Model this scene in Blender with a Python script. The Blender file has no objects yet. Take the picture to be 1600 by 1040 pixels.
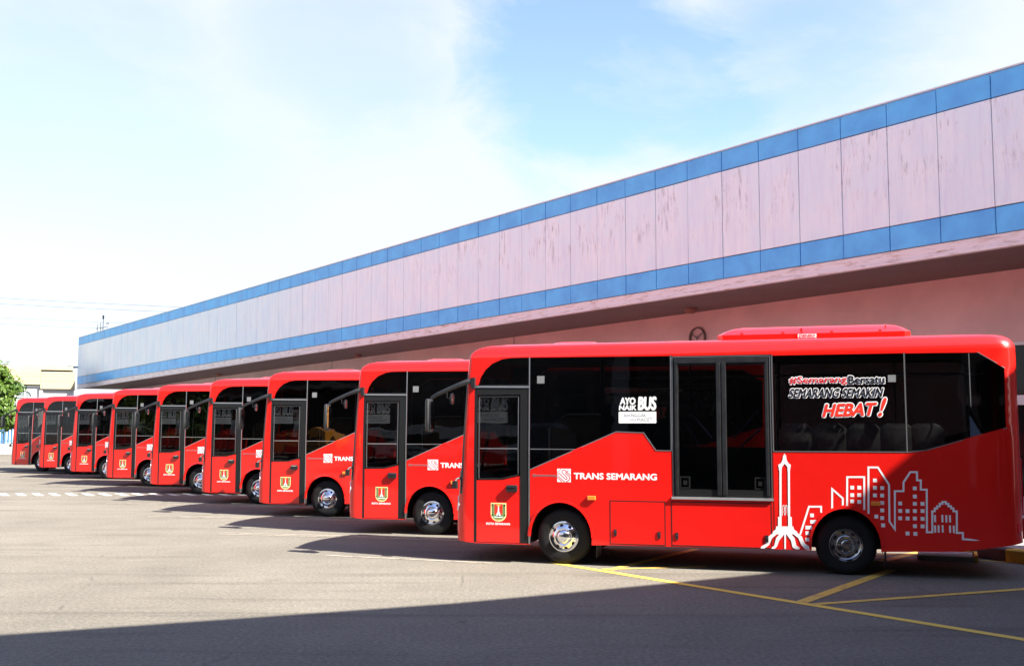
import bpy, bmesh, math, random
from math import sin, cos, pi, radians, sqrt, atan2
from mathutils import Vector, Matrix
from mathutils.geometry import delaunay_2d_cdt
random.seed(7)
SC = bpy.context.scene
COL = SC.collection

# ------------------------------------------------------------------ camera
cam = bpy.data.objects.new("camera", bpy.data.cameras.new("camera"))
COL.objects.link(cam)
cam.location = (0, 0, 1.743)
cam.rotation_euler = (radians(90 + 4.956), 0, 0)
cam.data.sensor_width = 36
cam.data.lens = 37.34
cam.data.clip_end = 3000
SC.camera = cam

# ------------------------------------------------------------------ sun, sky, exposure
SUN = Vector((0.967, -0.538, 1.0)).normalized()         # direction towards the sun
sl = bpy.data.lights.new("sun", 'SUN')
sl.energy = 5.0
sl.angle = radians(0.5)
sl.color = (1.0, 0.93, 0.82)
so = bpy.data.objects.new("sun", sl)
COL.objects.link(so)
so.rotation_euler = SUN.to_track_quat('Z', 'Y').to_euler()
so.location = (40, -30, 60)

W = bpy.data.worlds.new("World")
SC.world = W
W.use_nodes = True
nt = W.node_tree
nt.nodes.clear()
def N(t, typ, **kw):
    n = t.nodes.new(typ)
    for k, v in kw.items():
        setattr(n, k, v)
    return n
sky = N(nt, 'ShaderNodeTexSky', sky_type='NISHITA', sun_disc=False)
sky.sun_elevation = math.asin(SUN.z)
sky.sun_rotation = atan2(SUN.x, SUN.y)
sky.air_density = 1.0
sky.dust_density = 1.2
sky.ozone_density = 2.6
tc = N(nt, 'ShaderNodeTexCoord')
def mth(t, op, a, b=None, c=None, clamp=False):
    n = N(t, 'ShaderNodeMath', operation=op, use_clamp=clamp)
    for i, v in enumerate((a, b, c)):
        if v is None: continue
        if isinstance(v, (int, float)): n.inputs[i].default_value = v
        else: t.links.new(v, n.inputs[i])
    return n.outputs[0]
def noise(t, vec, scale, detail=4, rough=.55, dist=0.0):
    n = N(t, 'ShaderNodeTexNoise')
    n.inputs['Scale'].default_value = scale
    n.inputs['Detail'].default_value = detail
    n.inputs['Roughness'].default_value = rough
    n.inputs['Distortion'].default_value = dist
    t.links.new(vec, n.inputs['Vector'])
    return n
def maprange(t, v, a, b, c=0.0, d=1.0, smooth=True):
    n = N(t, 'ShaderNodeMapRange', interpolation_type='SMOOTHSTEP' if smooth else 'LINEAR')
    t.links.new(v, n.inputs['Value'])
    for k, x in zip(('From Min', 'From Max', 'To Min', 'To Max'), (a, b, c, d)):
        n.inputs[k].default_value = x
    return n.outputs[0]
def vmath(t, op, a, b):
    n = N(t, 'ShaderNodeVectorMath', operation=op)
    for i, v in enumerate((a, b)):
        if isinstance(v, (tuple, list)): n.inputs[i].default_value = v
        else: t.links.new(v, n.inputs[i])
    return n
# cloud cover: broken cloud with a few gaps of open blue
mp = N(nt, 'ShaderNodeMapping')
mp.inputs['Scale'].default_value = (1.0, 1.0, 1.9)
nt.links.new(tc.outputs['Generated'], mp.inputs['Vector'])
nz = noise(nt, mp.outputs[0], 5.5, 9, .62, .35)
nz2 = noise(nt, mp.outputs[0], 2.1, 4, .5)
def gap(d, r0, r1):                                   # an opening in the cloud around sky direction d
    d = Vector(d).normalized()
    off = vmath(nt, 'SCALE', nz.outputs['Color'], (0, 0, 0)); off.inputs['Scale'].default_value = .20
    q = vmath(nt, 'ADD', tc.outputs['Generated'], off.outputs[0])
    q = vmath(nt, 'SUBTRACT', q.outputs[0], (d.x + .10, d.y + .10, d.z + .10))
    s = vmath(nt, 'MULTIPLY', q.outputs[0], (1.0, 1.0, 1.25))
    l = N(nt, 'ShaderNodeVectorMath', operation='LENGTH')
    nt.links.new(s.outputs[0], l.inputs[0])
    return maprange(nt, l.outputs['Value'], r0, r1, 1, 0)
g = gap((.075, 1, .335), .075, .165)
g = mth(nt, 'MAXIMUM', g, gap((.17, 1, .33), .05, .15))
g = mth(nt, 'MAXIMUM', g, mth(nt, 'MULTIPLY', gap((.27, 1, .36), .03, .17), .75))
g2 = mth(nt, 'MULTIPLY', gap((-.42, 1, .25), .06, .28), .5)
g = mth(nt, 'MAXIMUM', g, g2)
g3 = mth(nt, 'MULTIPLY', gap((-.16, 1, .36), .03, .17), .5)
g = mth(nt, 'MAXIMUM', g, g3)
wis = maprange(nt, nz.outputs['Fac'], .50, .76, .0, .4)
thin = maprange(nt, nz2.outputs['Fac'], .36, .62, .16, 0)
cover = mth(nt, 'SUBTRACT', 1.0, mth(nt, 'MULTIPLY', g, mth(nt, 'SUBTRACT', 1.0, wis)))
cover = mth(nt, 'SUBTRACT', cover, thin, clamp=True)
sep = N(nt, 'ShaderNodeSeparateXYZ')
nt.links.new(tc.outputs['Generated'], sep.inputs[0])
up = maprange(nt, sep.outputs['Z'], -.05, .02)
cover = mth(nt, 'MULTIPLY', cover, up)
# low cloud ahead; unseen cover overhead and behind is shaped for its fill light
high = maprange(nt, mth(nt, 'ADD', sep.outputs['Z'], mth(nt, 'MULTIPLY', nz2.outputs['Fac'], .2)), .50, .74, 1, .06)
ahead = maprange(nt, sep.outputs['Y'], -.35, .25, .75, 1)
cover = mth(nt, 'MULTIPLY', cover, mth(nt, 'MULTIPLY', high, ahead))
SKY_STRENGTH = 0.08
CLOUD = 0.224                                           # radiance of the sunlit cloud
mixc = N(nt, 'ShaderNodeMix', data_type='RGBA')
nt.links.new(cover, mixc.inputs['Factor'])
skc = vmath(nt, 'MULTIPLY', sky.outputs[0], (.95, .90, 1.0))          # the blue of the open sky, slightly less green
nt.links.new(skc.outputs[0], mixc.inputs[6])
k = CLOUD / SKY_STRENGTH
mixc.inputs[7].default_value = (k * .945, k * .995, k * 1.04, 1)
bg = N(nt, 'ShaderNodeBackground')
bg.inputs['Strength'].default_value = SKY_STRENGTH
nt.links.new(mixc.outputs[2], bg.inputs['Color'])
wo = N(nt, 'ShaderNodeOutputWorld')
nt.links.new(bg.outputs[0], wo.inputs['Surface'])

SC.view_settings.view_transform = 'Standard'
SC.view_settings.look = 'None'
SC.view_settings.exposure = 2.2
SC.view_settings.gamma = 1.0
SC.view_settings.use_curve_mapping = False
try:
    SC.cycles.max_bounces = 10
    SC.cycles.transparent_max_bounces = 16
    SC.cycles.sample_clamp_indirect = 6
except Exception:
    pass

# ------------------------------------------------------------------ materials
MATS = {}
def mat(name, col, rough=.5, metal=0., coat=0., bump=None, var=None, spec=.5, emit=None):
    """Principled material; var=(scale, amount) mottles the colour, bump=(scale, strength) roughens the surface."""
    if name in MATS: return MATS[name]
    m = bpy.data.materials.new(name); MATS[name] = m
    m.use_nodes = True
    t = m.node_tree
    b = t.nodes['Principled BSDF']
    b.inputs['Base Color'].default_value = (*col, 1)
    b.inputs['Roughness'].default_value = rough
    b.inputs['Metallic'].default_value = metal
    b.inputs['Coat Weight'].default_value = coat
    b.inputs['Coat Roughness'].default_value = .04
    b.inputs['Specular IOR Level'].default_value = spec
    if emit:
        b.inputs['Emission Color'].default_value = (*emit[0], 1); b.inputs['Emission Strength'].default_value = emit[1]
    if var or bump:
        c = N(t, 'ShaderNodeTexCoord')
    if var:
        n = noise(t, c.outputs['Object'], var[0], 5, .6)
        mx = N(t, 'ShaderNodeMix', data_type='RGBA')
        f = maprange(t, n.outputs['Fac'], .3, .7)
        t.links.new(f, mx.inputs['Factor'])
        mx.inputs[6].default_value = (*[x * (1 - var[1]) for x in col], 1)
        mx.inputs[7].default_value = (*[min(1, x * (1 + var[1])) for x in col], 1)
        t.links.new(mx.outputs[2], b.inputs['Base Color'])
        r = maprange(t, n.outputs['Fac'], .3, .7, max(0, rough - .06), min(1, rough + .06))
        t.links.new(r, b.inputs['Roughness'])
    if bump:
        n = noise(t, c.outputs['Object'], bump[0], 4, .6)
        bp = N(t, 'ShaderNodeBump')
        bp.inputs['Strength'].default_value = bump[1]
        bp.inputs['Distance'].default_value = bump[2] if len(bump) > 2 else .01
        t.links.new(n.outputs['Fac'], bp.inputs['Height'])
        t.links.new(bp.outputs[0], b.inputs['Normal'])
    return m
def glass(name, tint, refl=1.0, rough=.0):
    m = bpy.data.materials.new(name); MATS[name] = m
    m.use_nodes = True
    t = m.node_tree; t.nodes.clear()
    tr = N(t, 'ShaderNodeBsdfTransparent'); tr.inputs[0].default_value = (*tint, 1)
    gl = N(t, 'ShaderNodeBsdfGlossy'); gl.inputs['Roughness'].default_value = rough
    gl.inputs['Color'].default_value = (.9, .93, .95, 1)
    fr = N(t, 'ShaderNodeFresnel'); fr.inputs['IOR'].default_value = 1.5
    mx = N(t, 'ShaderNodeMixShader')
    c = N(t, 'ShaderNodeTexCoord')
    n = noise(t, c.outputs['Object'], 1.3, 2, .5)
    bp = N(t, 'ShaderNodeBump'); bp.inputs['Strength'].default_value = .06; bp.inputs['Distance'].default_value = .05
    t.links.new(n.outputs['Fac'], bp.inputs['Height'])
    t.links.new(bp.outputs[0], gl.inputs['Normal'])
    f = mth(t, 'MULTIPLY', fr.outputs[0], refl, clamp=True)
    t.links.new(f, mx.inputs[0]); t.links.new(tr.outputs[0], mx.inputs[1]); t.links.new(gl.outputs[0], mx.inputs[2])
    o = N(t, 'ShaderNodeOutputMaterial'); t.links.new(mx.outputs[0], o.inputs[0])
    return m
RED = mat('red_paint', (.70, .0085, .005), .33, coat=.9, bump=(1.4, .10, .05), spec=.3)
BLACK = mat('black_trim', (.013, .013, .014), .38, bump=(60, .05))
SATIN = mat('satin_black_frame', (.008, .0085, .009), .45, bump=(40, .08), spec=.35)
GREY = mat('grey_plastic', (.011, .012, .014), .42, var=(9, .15))
SILVER = mat('silver_strip', (.55, .56, .57), .3, metal=.9)
CHROME = mat('chrome', (.86, .86, .87), .07, metal=1.0, bump=(12, .05))
STEEL = mat('shaded_steel_rim', (.40, .40, .41), .14, metal=1.0, var=(9, .3), bump=(14, .08))  # rear rims: dark steel, with the shade of the dish put into the colour
RUBBER = mat('tyre_rubber', (.009, .009, .0095), .7, var=(14, .3), bump=(90, .2), spec=.25)
DARK = mat('underbody', (.008, .008, .008), .8, var=(5, .3))
WHITE = mat('white_vinyl', (.82, .82, .83), .4, var=(6, .02))
DKRED = mat('red_vinyl', (.55, .012, .02), .4)
ORANGE_RED = mat('bright_red_vinyl', (.75, .03, .015), .4)
INK = mat('black_vinyl', (.008, .008, .009), .35)
GOLD = mat('gold_vinyl', (.75, .42, .08), .4)
CREAM = mat('cream_vinyl', (.80, .66, .30), .4)
GREEN = mat('green_vinyl', (.16, .26, .09), .4)
LGREY = mat('light_grey_sticker', (.17, .175, .18), .5, var=(30, .1))
TEAL = mat('small_label_grey', (.32, .33, .34), .5)
AMBER = mat('amber_lens', (.75, .22, .03), .2, coat=.5)
REDLENS = mat('red_lens', (.75, .01, .02), .15, coat=.8)
LAMP = mat('lamp_lens', (.75, .78, .8), .08, coat=1.)
SEAT = mat('seat_cloth', (.03, .03, .033), .8, var=(8, .3))
COVER = mat('seat_plastic_cover', (.55, .55, .56), .3, var=(7, .18), bump=(16, .5))
CABIN = mat('cabin_lining', (.05, .047, .045), .7, var=(3, .15))
FLOOR = mat('cabin_floor', (.06, .055, .05), .7)
RAIL = mat('purple_grab_rail', (.10, .08, .20), .3)
YRAIL = mat('yellow_grab_rail', (.7, .45, .05), .3)
BOARD = mat('partition_board', (.16, .12, .09), .6, var=(4, .15))
CHECKER = mat('checker_plate', (.62, .62, .63), .35, metal=.8, bump=(110, .5))
GLASS = glass('tinted_glass', (.22, .22, .22), .75)
FRONTG = glass('front_side_glass', (.15, .15, .15), .8)
DOORG = glass('front_door_glass', (.36, .37, .37), .85)
FARG = glass('tinted_side_glass', (.06, .06, .06), .8)
CLEAR = glass('clear_glass', (.52, .55, .54), .9)
def asphalt():
    m = bpy.data.materials.new('asphalt'); m.use_nodes = True
    t = m.node_tree; b = t.nodes['Principled BSDF']
    c = N(t, 'ShaderNodeTexCoord'); v = c.outputs['Object']
    big = noise(t, v, .16, 5, .6, .4); mid = noise(t, v, 1.1, 6, .65); fine = noise(t, v, 24, 5, .75); grit = noise(t, v, 90, 2, .6)
    rub = N(t, 'ShaderNodeMapping'); rub.inputs['Scale'].default_value = (.25, 2.6, 1); rub.inputs['Rotation'].default_value = (0, 0, .22)
    t.links.new(v, rub.inputs['Vector'])
    tracks = noise(t, rub.outputs[0], .7, 5, .6, .3)
    r1 = N(t, 'ShaderNodeValToRGB')
    r1.color_ramp.elements[0].position = .30; r1.color_ramp.elements[0].color = (.106, .098, .083, 1)
    r1.color_ramp.elements[1].position = .72; r1.color_ramp.elements[1].color = (.180, .165, .138, 1)
    f = mth(t, 'ADD', mth(t, 'MULTIPLY', big.outputs['Fac'], .80), mth(t, 'MULTIPLY', mid.outputs['Fac'], .36))
    f = mth(t, 'SUBTRACT', f, .18)
    f = mth(t, 'ADD', f, mth(t, 'MULTIPLY', tracks.outputs['Fac'], .22))
    t.links.new(f, r1.inputs[0])
    sp = maprange(t, fine.outputs['Fac'], .3, .72, .68, 1.26)
    gr = maprange(t, grit.outputs['Fac'], .35, .7, .80, 1.18)
    scuff = maprange(t, tracks.outputs['Fac'], .50, .70, 1.0, .70)
    gr = mth(t, 'MULTIPLY', gr, scuff)
    sp = mth(t, 'MULTIPLY', sp, gr)
    st = N(t, 'ShaderNodeTexVoronoi'); st.inputs['Scale'].default_value = .8; st.inputs['Randomness'].default_value = 1
    wv = vmath(t, 'ADD', v, mid.outputs['Color'])
    t.links.new(wv.outputs[0], st.inputs['Vector'])
    spot = maprange(t, st.outputs['Distance'], .025, .075, .62, 1)
    sp = mth(t, 'MULTIPLY', sp, spot)
    ag = N(t, 'ShaderNodeTexVoronoi'); ag.inputs['Scale'].default_value = 26; ag.inputs['Randomness'].default_value = 1
    t.links.new(v, ag.inputs['Vector'])
    stone = maprange(t, ag.outputs['Distance'], .12, .22, 1.55, 1.0)
    agn = noise(t, v, 2.3, 3, .6)
    gate2 = maprange(t, agn.outputs['Fac'], .48, .60)
    stone = mth(t, 'ADD', 1.0, mth(t, 'MULTIPLY', mth(t, 'SUBTRACT', stone, 1.0), gate2))
    sp = mth(t, 'MULTIPLY', sp, stone)
    # hairline cracks
    ck = N(t, 'ShaderNodeTexVoronoi', feature='DISTANCE_TO_EDGE'); ck.inputs['Scale'].default_value = .16
    wv2 = vmath(t, 'ADD', v, big.outputs['Color'])
    t.links.new(wv2.outputs[0], ck.inputs['Vector'])
    gate = maprange(t, mid.outputs['Fac'], .50, .58)
    line = maprange(t, ck.outputs['Distance'], .0008, .003, .3, 0)
    sp = mth(t, 'MULTIPLY', sp, mth(t, 'SUBTRACT', 1.0, mth(t, 'MULTIPLY', line, gate)))
    mx = vmath(t, 'SCALE', r1.outputs[0], (0, 0, 0)); t.links.new(sp, mx.inputs['Scale'])
    t.links.new(mx.outputs[0], b.inputs['Base Color'])
    b.inputs['Roughness'].default_value = .88
    b.inputs['Specular IOR Level'].default_value = .25
    bp = N(t, 'ShaderNodeBump'); bp.inputs['Strength'].default_value = .55; bp.inputs['Distance'].default_value = .012
    h = mth(t, 'ADD', fine.outputs['Fac'], mth(t, 'MULTIPLY', grit.outputs['Fac'], .5))
    t.links.new(h, bp.inputs['Height']); t.links.new(bp.outputs[0], b.inputs['Normal'])
    return m
ASPHALT = asphalt()
def paint(name, col, wear=.45):
    m = bpy.data.materials.new(name); m.use_nodes = True
    t = m.node_tree; b = t.nodes['Principled BSDF']
    c = N(t, 'ShaderNodeTexCoord'); v = c.outputs['Object']
    n1 = noise(t, v, 6, 7, .7); n2 = noise(t, v, 70, 3, .6)
    f = mth(t, 'ADD', mth(t, 'MULTIPLY', n1.outputs['Fac'], .6), mth(t, 'MULTIPLY', n2.outputs['Fac'], .4))
    f = maprange(t, f, wear - .06, wear + .07)
    mx = N(t, 'ShaderNodeMix', data_type='RGBA')
    t.links.new(f, mx.inputs['Factor'])
    mx.inputs[6].default_value = (.115, .105, .09, 1); mx.inputs[7].default_value = (*col, 1)
    t.links.new(mx.outputs[2], b.inputs['Base Color'])
    b.inputs['Roughness'].default_value = .7
    return m
YELLOW_P = paint('yellow_road_paint', (.60, .41, .06), .38)
YELLOW_OLD = paint('worn_yellow_road_paint', (.52, .35, .06), .42)
WHITE_P = paint('white_road_paint', (.50, .50, .48), .42)
CREAM_P = paint('faded_cream_road_paint', (.30, .27, .22), .46)
KYEL = mat('kerb_yellow', (.55, .34, .03), .7, var=(5, .25))
KBLK = mat('kerb_black', (.03, .03, .032), .75, var=(5, .3))
def panel_white():
    m = bpy.data.materials.new('weathered_white_panel'); m.use_nodes = True
    t = m.node_tree; b = t.nodes['Principled BSDF']
    c = N(t, 'ShaderNodeTexCoord'); v = c.outputs['Object']
    mp = N(t, 'ShaderNodeMapping'); mp.inputs['Scale'].default_value = (5.5, 1, .55); t.links.new(v, mp.inputs['Vector'])
    st = noise(t, mp.outputs[0], 1.0, 6, .68, .3)
    bl = noise(t, v, .8, 5, .6)
    mp2 = N(t, 'ShaderNodeMapping'); mp2.inputs['Scale'].default_value = (11, 1, 1.5); t.links.new(v, mp2.inputs['Vector'])
    dr = noise(t, mp2.outputs[0], 1.0, 7, .72, .5)
    mxa = N(t, 'ShaderNodeMix', data_type='RGBA')
    t.links.new(maprange(t, bl.outputs['Fac'], .35, .65), mxa.inputs['Factor'])
    mxa.inputs[6].default_value = (.83, .93, .97, 1); mxa.inputs[7].default_value = (.92, .96, .96, 1)
    mxb = N(t, 'ShaderNodeMix', data_type='RGBA')
    t.links.new(maprange(t, st.outputs['Fac'], .42, .72, 0, .6), mxb.inputs['Factor'])
    t.links.new(mxa.outputs[2], mxb.inputs[6]); mxb.inputs[7].default_value = (.74, .77, .88, 1)
    # dirt runs from the upper joint
    sp = N(t, 'ShaderNodeSeparateXYZ'); t.links.new(v, sp.inputs[0])
    hz = mth(t, 'ADD', sp.outputs['Z'], mth(t, 'MULTIPLY', sp.outputs['X'], .0162))
    top = maprange(t, hz, 6.3, 7.7)
    fade = maprange(t, sp.outputs['X'], 14, 30, 1, .15)
    pat = maprange(t, bl.outputs['Fac'], .44, .58)
    d = maprange(t, dr.outputs['Fac'], .50, .68, 0, .75)
    d = mth(t, 'MULTIPLY', mth(t, 'MULTIPLY', d, top), mth(t, 'MULTIPLY', fade, pat))
    mxd = N(t, 'ShaderNodeMix', data_type='RGBA')
    t.links.new(d, mxd.inputs['Factor']); t.links.new(mxb.outputs[2], mxd.inputs[6]); mxd.inputs[7].default_value = (.26, .22, .20, 1)
    t.links.new(mxd.outputs[2], b.inputs['Base Color'])
    b.inputs['Roughness'].default_value = .42
    bp = N(t, 'ShaderNodeBump'); bp.inputs['Strength'].default_value = .25; bp.inputs['Distance'].default_value = .03
    t.links.new(st.outputs['Fac'], bp.inputs['Height']); t.links.new(bp.outputs[0], b.inputs['Normal'])
    return m
PANEL = panel_white()
PBLUE = mat('blue_panel', (.115, .49, 1.0), .36, var=(1.2, .16), bump=(1.5, .12, .03), spec=.5)
def trim_mat():
    m = bpy.data.materials.new('rusty_pale_flashing'); m.use_nodes = True
    t = m.node_tree; b = t.nodes['Principled BSDF']
    c = N(t, 'ShaderNodeTexCoord'); v = c.outputs['Object']
    mp = N(t, 'ShaderNodeMapping'); mp.inputs['Scale'].default_value = (1.2, 1, 7); t.links.new(v, mp.inputs['Vector'])
    n = noise(t, mp.outputs[0], 1.6, 8, .72)
    r = N(t, 'ShaderNodeValToRGB')
    e = r.color_ramp.elements
    e[0].position = .29; e[0].color = (.22, .12, .08, 1)
    e[1].position = .50; e[1].color = (.86, .76, .74, 1)
    x = e.new(.39); x.color = (.66, .52, .46, 1)
    t.links.new(n.outputs['Fac'], r.inputs[0]); t.links.new(r.outputs[0], b.inputs['Base Color'])
    b.inputs['Roughness'].default_value = .6
    return m
TRIM = trim_mat()
WALLM = mat('pale_pink_render', (.78, .56, .54), .8, var=(.5, .10), bump=(30, .1))
def soffit_mat():
    m = bpy.data.materials.new('ribbed_soffit'); m.use_nodes = True
    t = m.node_tree; b = t.nodes['Principled BSDF']
    c = N(t, 'ShaderNodeTexCoord')
    w = N(t, 'ShaderNodeTexWave', wave_type='BANDS', bands_direction='Y'); w.inputs['Scale'].default_value = 2.6; w.inputs['Distortion'].default_value = 0
    t.links.new(c.outputs['Object'], w.inputs['Vector'])
    n = noise(t, c.outputs['Object'], .9, 5, .6)
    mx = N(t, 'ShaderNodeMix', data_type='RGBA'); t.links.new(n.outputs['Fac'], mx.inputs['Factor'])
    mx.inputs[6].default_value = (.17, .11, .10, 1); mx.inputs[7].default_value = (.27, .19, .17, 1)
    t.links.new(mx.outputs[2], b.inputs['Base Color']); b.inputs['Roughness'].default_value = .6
    bp = N(t, 'ShaderNodeBump'); bp.inputs['Strength'].default_value = .8; bp.inputs['Distance'].default_value = .04
    t.links.new(w.outputs['Fac'], bp.inputs['Height']); t.links.new(bp.outputs[0], b.inputs['Normal'])
    return m
SOFFIT = soffit_mat()
CONC = mat('concrete', (.30, .28, .26), .85, var=(.6, .15), bump=(40, .2))
ROOFG = mat('grey_roof_sheet', (.25, .25, .26), .6, var=(.4, .1))
BACKING = mat('dark_joint_backing', (.03, .03, .05), .8)
DGLASS = mat('dark_shopfront_glass', (.008, .009, .01), .08, spec=.25)
WFRAME = mat('white_window_frame', (.7, .71, .72), .4)
YWALL = mat('cream_yellow_cladding', (.34, .29, .175), .7, var=(.4, .06))
WWALL = mat('white_wall', (.46, .46, .47), .8, var=(.5, .05))
FENCEB = mat('blue_fence_paint', (.055, .17, .36), .45, var=(2, .15))
BARK = mat('bark', (.12, .08, .05), .9, var=(6, .3))
CABLE = mat('grey_cable', (.07, .075, .085), .6)
BCABLE = mat('blue_sleeve', (.08, .25, .5), .5)

# ------------------------------------------------------------------ mesh helpers
def tag(o, label=None, cat=None, group=None, kind=None):
    if label: o['label'] = label
    if cat: o['category'] = cat
    if group: o['group'] = group
    if kind: o['kind'] = kind
    return o
def empty(name, loc=(0, 0, 0), rz=0.):
    o = bpy.data.objects.new(name, None); COL.objects.link(o)
    o.location = loc; o.rotation_euler = (0, 0, rz); o.empty_display_size = .3
    return o
class MB:
    def __init__(s): s.v = []; s.f = []; s.m = []; s.cur = 0
    def add(s, vs, fs):
        b = len(s.v); s.v += [tuple(map(float, x)) for x in vs]
        for f in fs: s.f.append([i + b for i in f]); s.m.append(s.cur)
        return s
    def box(s, a, b, mtx=None):
        x0, y0, z0 = a; x1, y1, z1 = b
        vs = [(x0, y0, z0), (x1, y0, z0), (x1, y1, z0), (x0, y1, z0), (x0, y0, z1), (x1, y0, z1), (x1, y1, z1), (x0, y1, z1)]
        if mtx: vs = [tuple(mtx @ Vector(v)) for v in vs]
        return s.add(vs, [(0, 3, 2, 1), (4, 5, 6, 7), (0, 1, 5, 4), (1, 2, 6, 5), (2, 3, 7, 6), (3, 0, 4, 7)])
    def rings(s, rings, closed=True, cap=True):
        n = len(rings[0]); vs = [p for r in rings for p in r]; fs = []
        for i in range(len(rings) - 1):
            for j in range(n if closed else n - 1):
                k = (j + 1) % n
                fs.append((i * n + j, i * n + k, (i + 1) * n + k, (i + 1) * n + j))
        if cap:
            fs.append(tuple(range(n - 1, -1, -1))); fs.append(tuple((len(rings) - 1) * n + j for j in range(n)))
        return s.add(vs, fs)
    def tube(s, pts, r, n=8, flat=None):
        pts = [Vector(p) for p in pts]; rr = []
        for i, p in enumerate(pts):
            d = (pts[min(i + 1, len(pts) - 1)] - pts[max(i - 1, 0)]).normalized()
            a = Vector((0, 0, 1)) if abs(d.z) < .9 else Vector((0, 1, 0))
            x = d.cross(a).normalized(); y = x.cross(d).normalized()
            q = r[i] if isinstance(r, (list, tuple)) else r
            fl = flat or 1.0
            rr.append([p + x * (q * fl * cos(2 * pi * k / n)) + y * (q * sin(2 * pi * k / n)) for k in range(n)])
        return s.rings(rr)
    def lathe(s, prof, n=40, axis='y', c=(0, 0, 0), sgn=1):
        rr = []
        for r, h in prof:
            ring = []
            for k in range(n):
                a = 2 * pi * k / n
                if axis == 'y': ring.append((c[0] + r * cos(a), c[1] + h, c[2] + r * sin(a)))
                else: ring.append((c[0] + r * cos(a), c[1] + r * sin(a), c[2] + h))
            rr.append(ring)
        return s.rings(rr, True, False)
    def build(s, name, mats, parent=None, smooth=False, bevel=0.):
        me = bpy.data.meshes.new(name); me.from_pydata(s.v, [], s.f)
        if not isinstance(mats, (list, tuple)): mats = [mats]
        for m in mats: me.materials.append(m)
        if len(mats) > 1: me.polygons.foreach_set('material_index', s.m)
        bm = bmesh.new(); bm.from_mesh(me)
        bmesh.ops.remove_doubles(bm, verts=bm.verts, dist=1e-5)
        bmesh.ops.recalc_face_normals(bm, faces=bm.faces)
        if bevel:
            es = [e for e in bm.edges if e.is_manifold and e.calc_face_angle(0) > .6]
            bmesh.ops.bevel(bm, geom=es, offset=bevel, segments=2, profile=.5, affect='EDGES')
        if smooth:
            for f in bm.faces: f.smooth = True
            for e in bm.edges:
                if not e.is_manifold or e.calc_face_angle(0) > radians(40): e.smooth = False
        bm.to_mesh(me); bm.free()
        o = bpy.data.objects.new(name, me); COL.objects.link(o)
        if parent: o.parent = parent
        return o
def inpoly(x, y, P):
    c = False; j = len(P) - 1
    for i in range(len(P)):
        xi, yi = P[i]; xj, yj = P[j]
        if (yi > y) != (yj > y) and x < (xj - xi) * (y - yi) / (yj - yi) + xi: c = not c
        j = i
    return c
def dens(P, step):
    out = []
    for i in range(len(P)):
        a = P[i]; b = P[(i + 1) % len(P)]
        n = max(1, int(math.ceil(math.hypot(b[0] - a[0], b[1] - a[1]) / step)))
        for k in range(n): out.append((a[0] + (b[0] - a[0]) * k / n, a[1] + (b[1] - a[1]) * k / n))
    return out
def tri(outline, holes=(), step=None, grid=None):
    """triangulate a 2-D outline with holes; returns points and faces"""
    loops = [outline] + list(holes)
    if step: loops = [dens(l, step) for l in loops]
    P = []; E = []
    for l in loops:
        b = len(P); P += l; n = len(l)
        E += [(b + i, b + (i + 1) % n) for i in range(n)]
    if grid:
        xs = [p[0] for p in loops[0]]; ys = [p[1] for p in loops[0]]
        gx, gy = grid
        y = min(ys) + gy * .5
        while y < max(ys):
            x = min(xs) + .03
            while x < max(xs):
                if inpoly(x, y, loops[0]) and not any(inpoly(x, y, h) for h in loops[1:]): P.append((x, y))
                x += gx(x) if callable(gx) else gx
            y += gy
    vs, es, fs, *_ = delaunay_2d_cdt([Vector(p) for p in P], E, [], 0, 1e-6)
    out = []
    for f in fs:
        cx = sum(vs[i].x for i in f) / len(f); cy = sum(vs[i].y for i in f) / len(f)
        if inpoly(cx, cy, loops[0]) and not any(inpoly(cx, cy, h) for h in loops[1:]): out.append(tuple(f))
    return [(v.x, v.y) for v in vs], out
def interp(x, X, Y):
    if x <= X[0]: return Y[0]
    for i in range(len(X) - 1):
        if x <= X[i + 1]:
            t = (x - X[i]) / (X[i + 1] - X[i]); return Y[i] + (Y[i + 1] - Y[i]) * t
    return Y[-1]
def text_mesh(body, bold=.0, shear=0., spacing=1.0):
    c = bpy.data.curves.new('lettering', 'FONT'); c.body = body; c.offset = bold; c.shear = shear
    c.space_character = spacing; c.resolution_u = 3
    o = bpy.data.objects.new('lettering', c); COL.objects.link(o)
    bpy.context.view_layer.update()
    me = bpy.data.meshes.new_from_object(o.evaluated_get(bpy.context.evaluated_depsgraph_get()))
    vs = [tuple(v.co) for v in me.vertices]; fs = [tuple(p.vertices) for p in me.polygons]
    bpy.data.objects.remove(o); bpy.data.curves.remove(c); bpy.data.meshes.remove(me)
    return vs, fs

# ================================================================== GROUND
mb = MB(); mb.add([(-900, -500, 0), (900, -500, 0), (900, 1500, 0), (-900, 1500, 0)], [(0, 1, 2, 3)])
tag(mb.build('ground', ASPHALT), kind='structure')
def strip(m, a, b, w, z):
    a = Vector(a); b = Vector(b); d = (b - a).normalized(); n = Vector((-d.y, d.x)) * w / 2
    m.add([(*(a + n), z), (*(a - n), z), (*(b - n), z), (*(b + n), z)], [(0, 1, 2, 3)])
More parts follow.
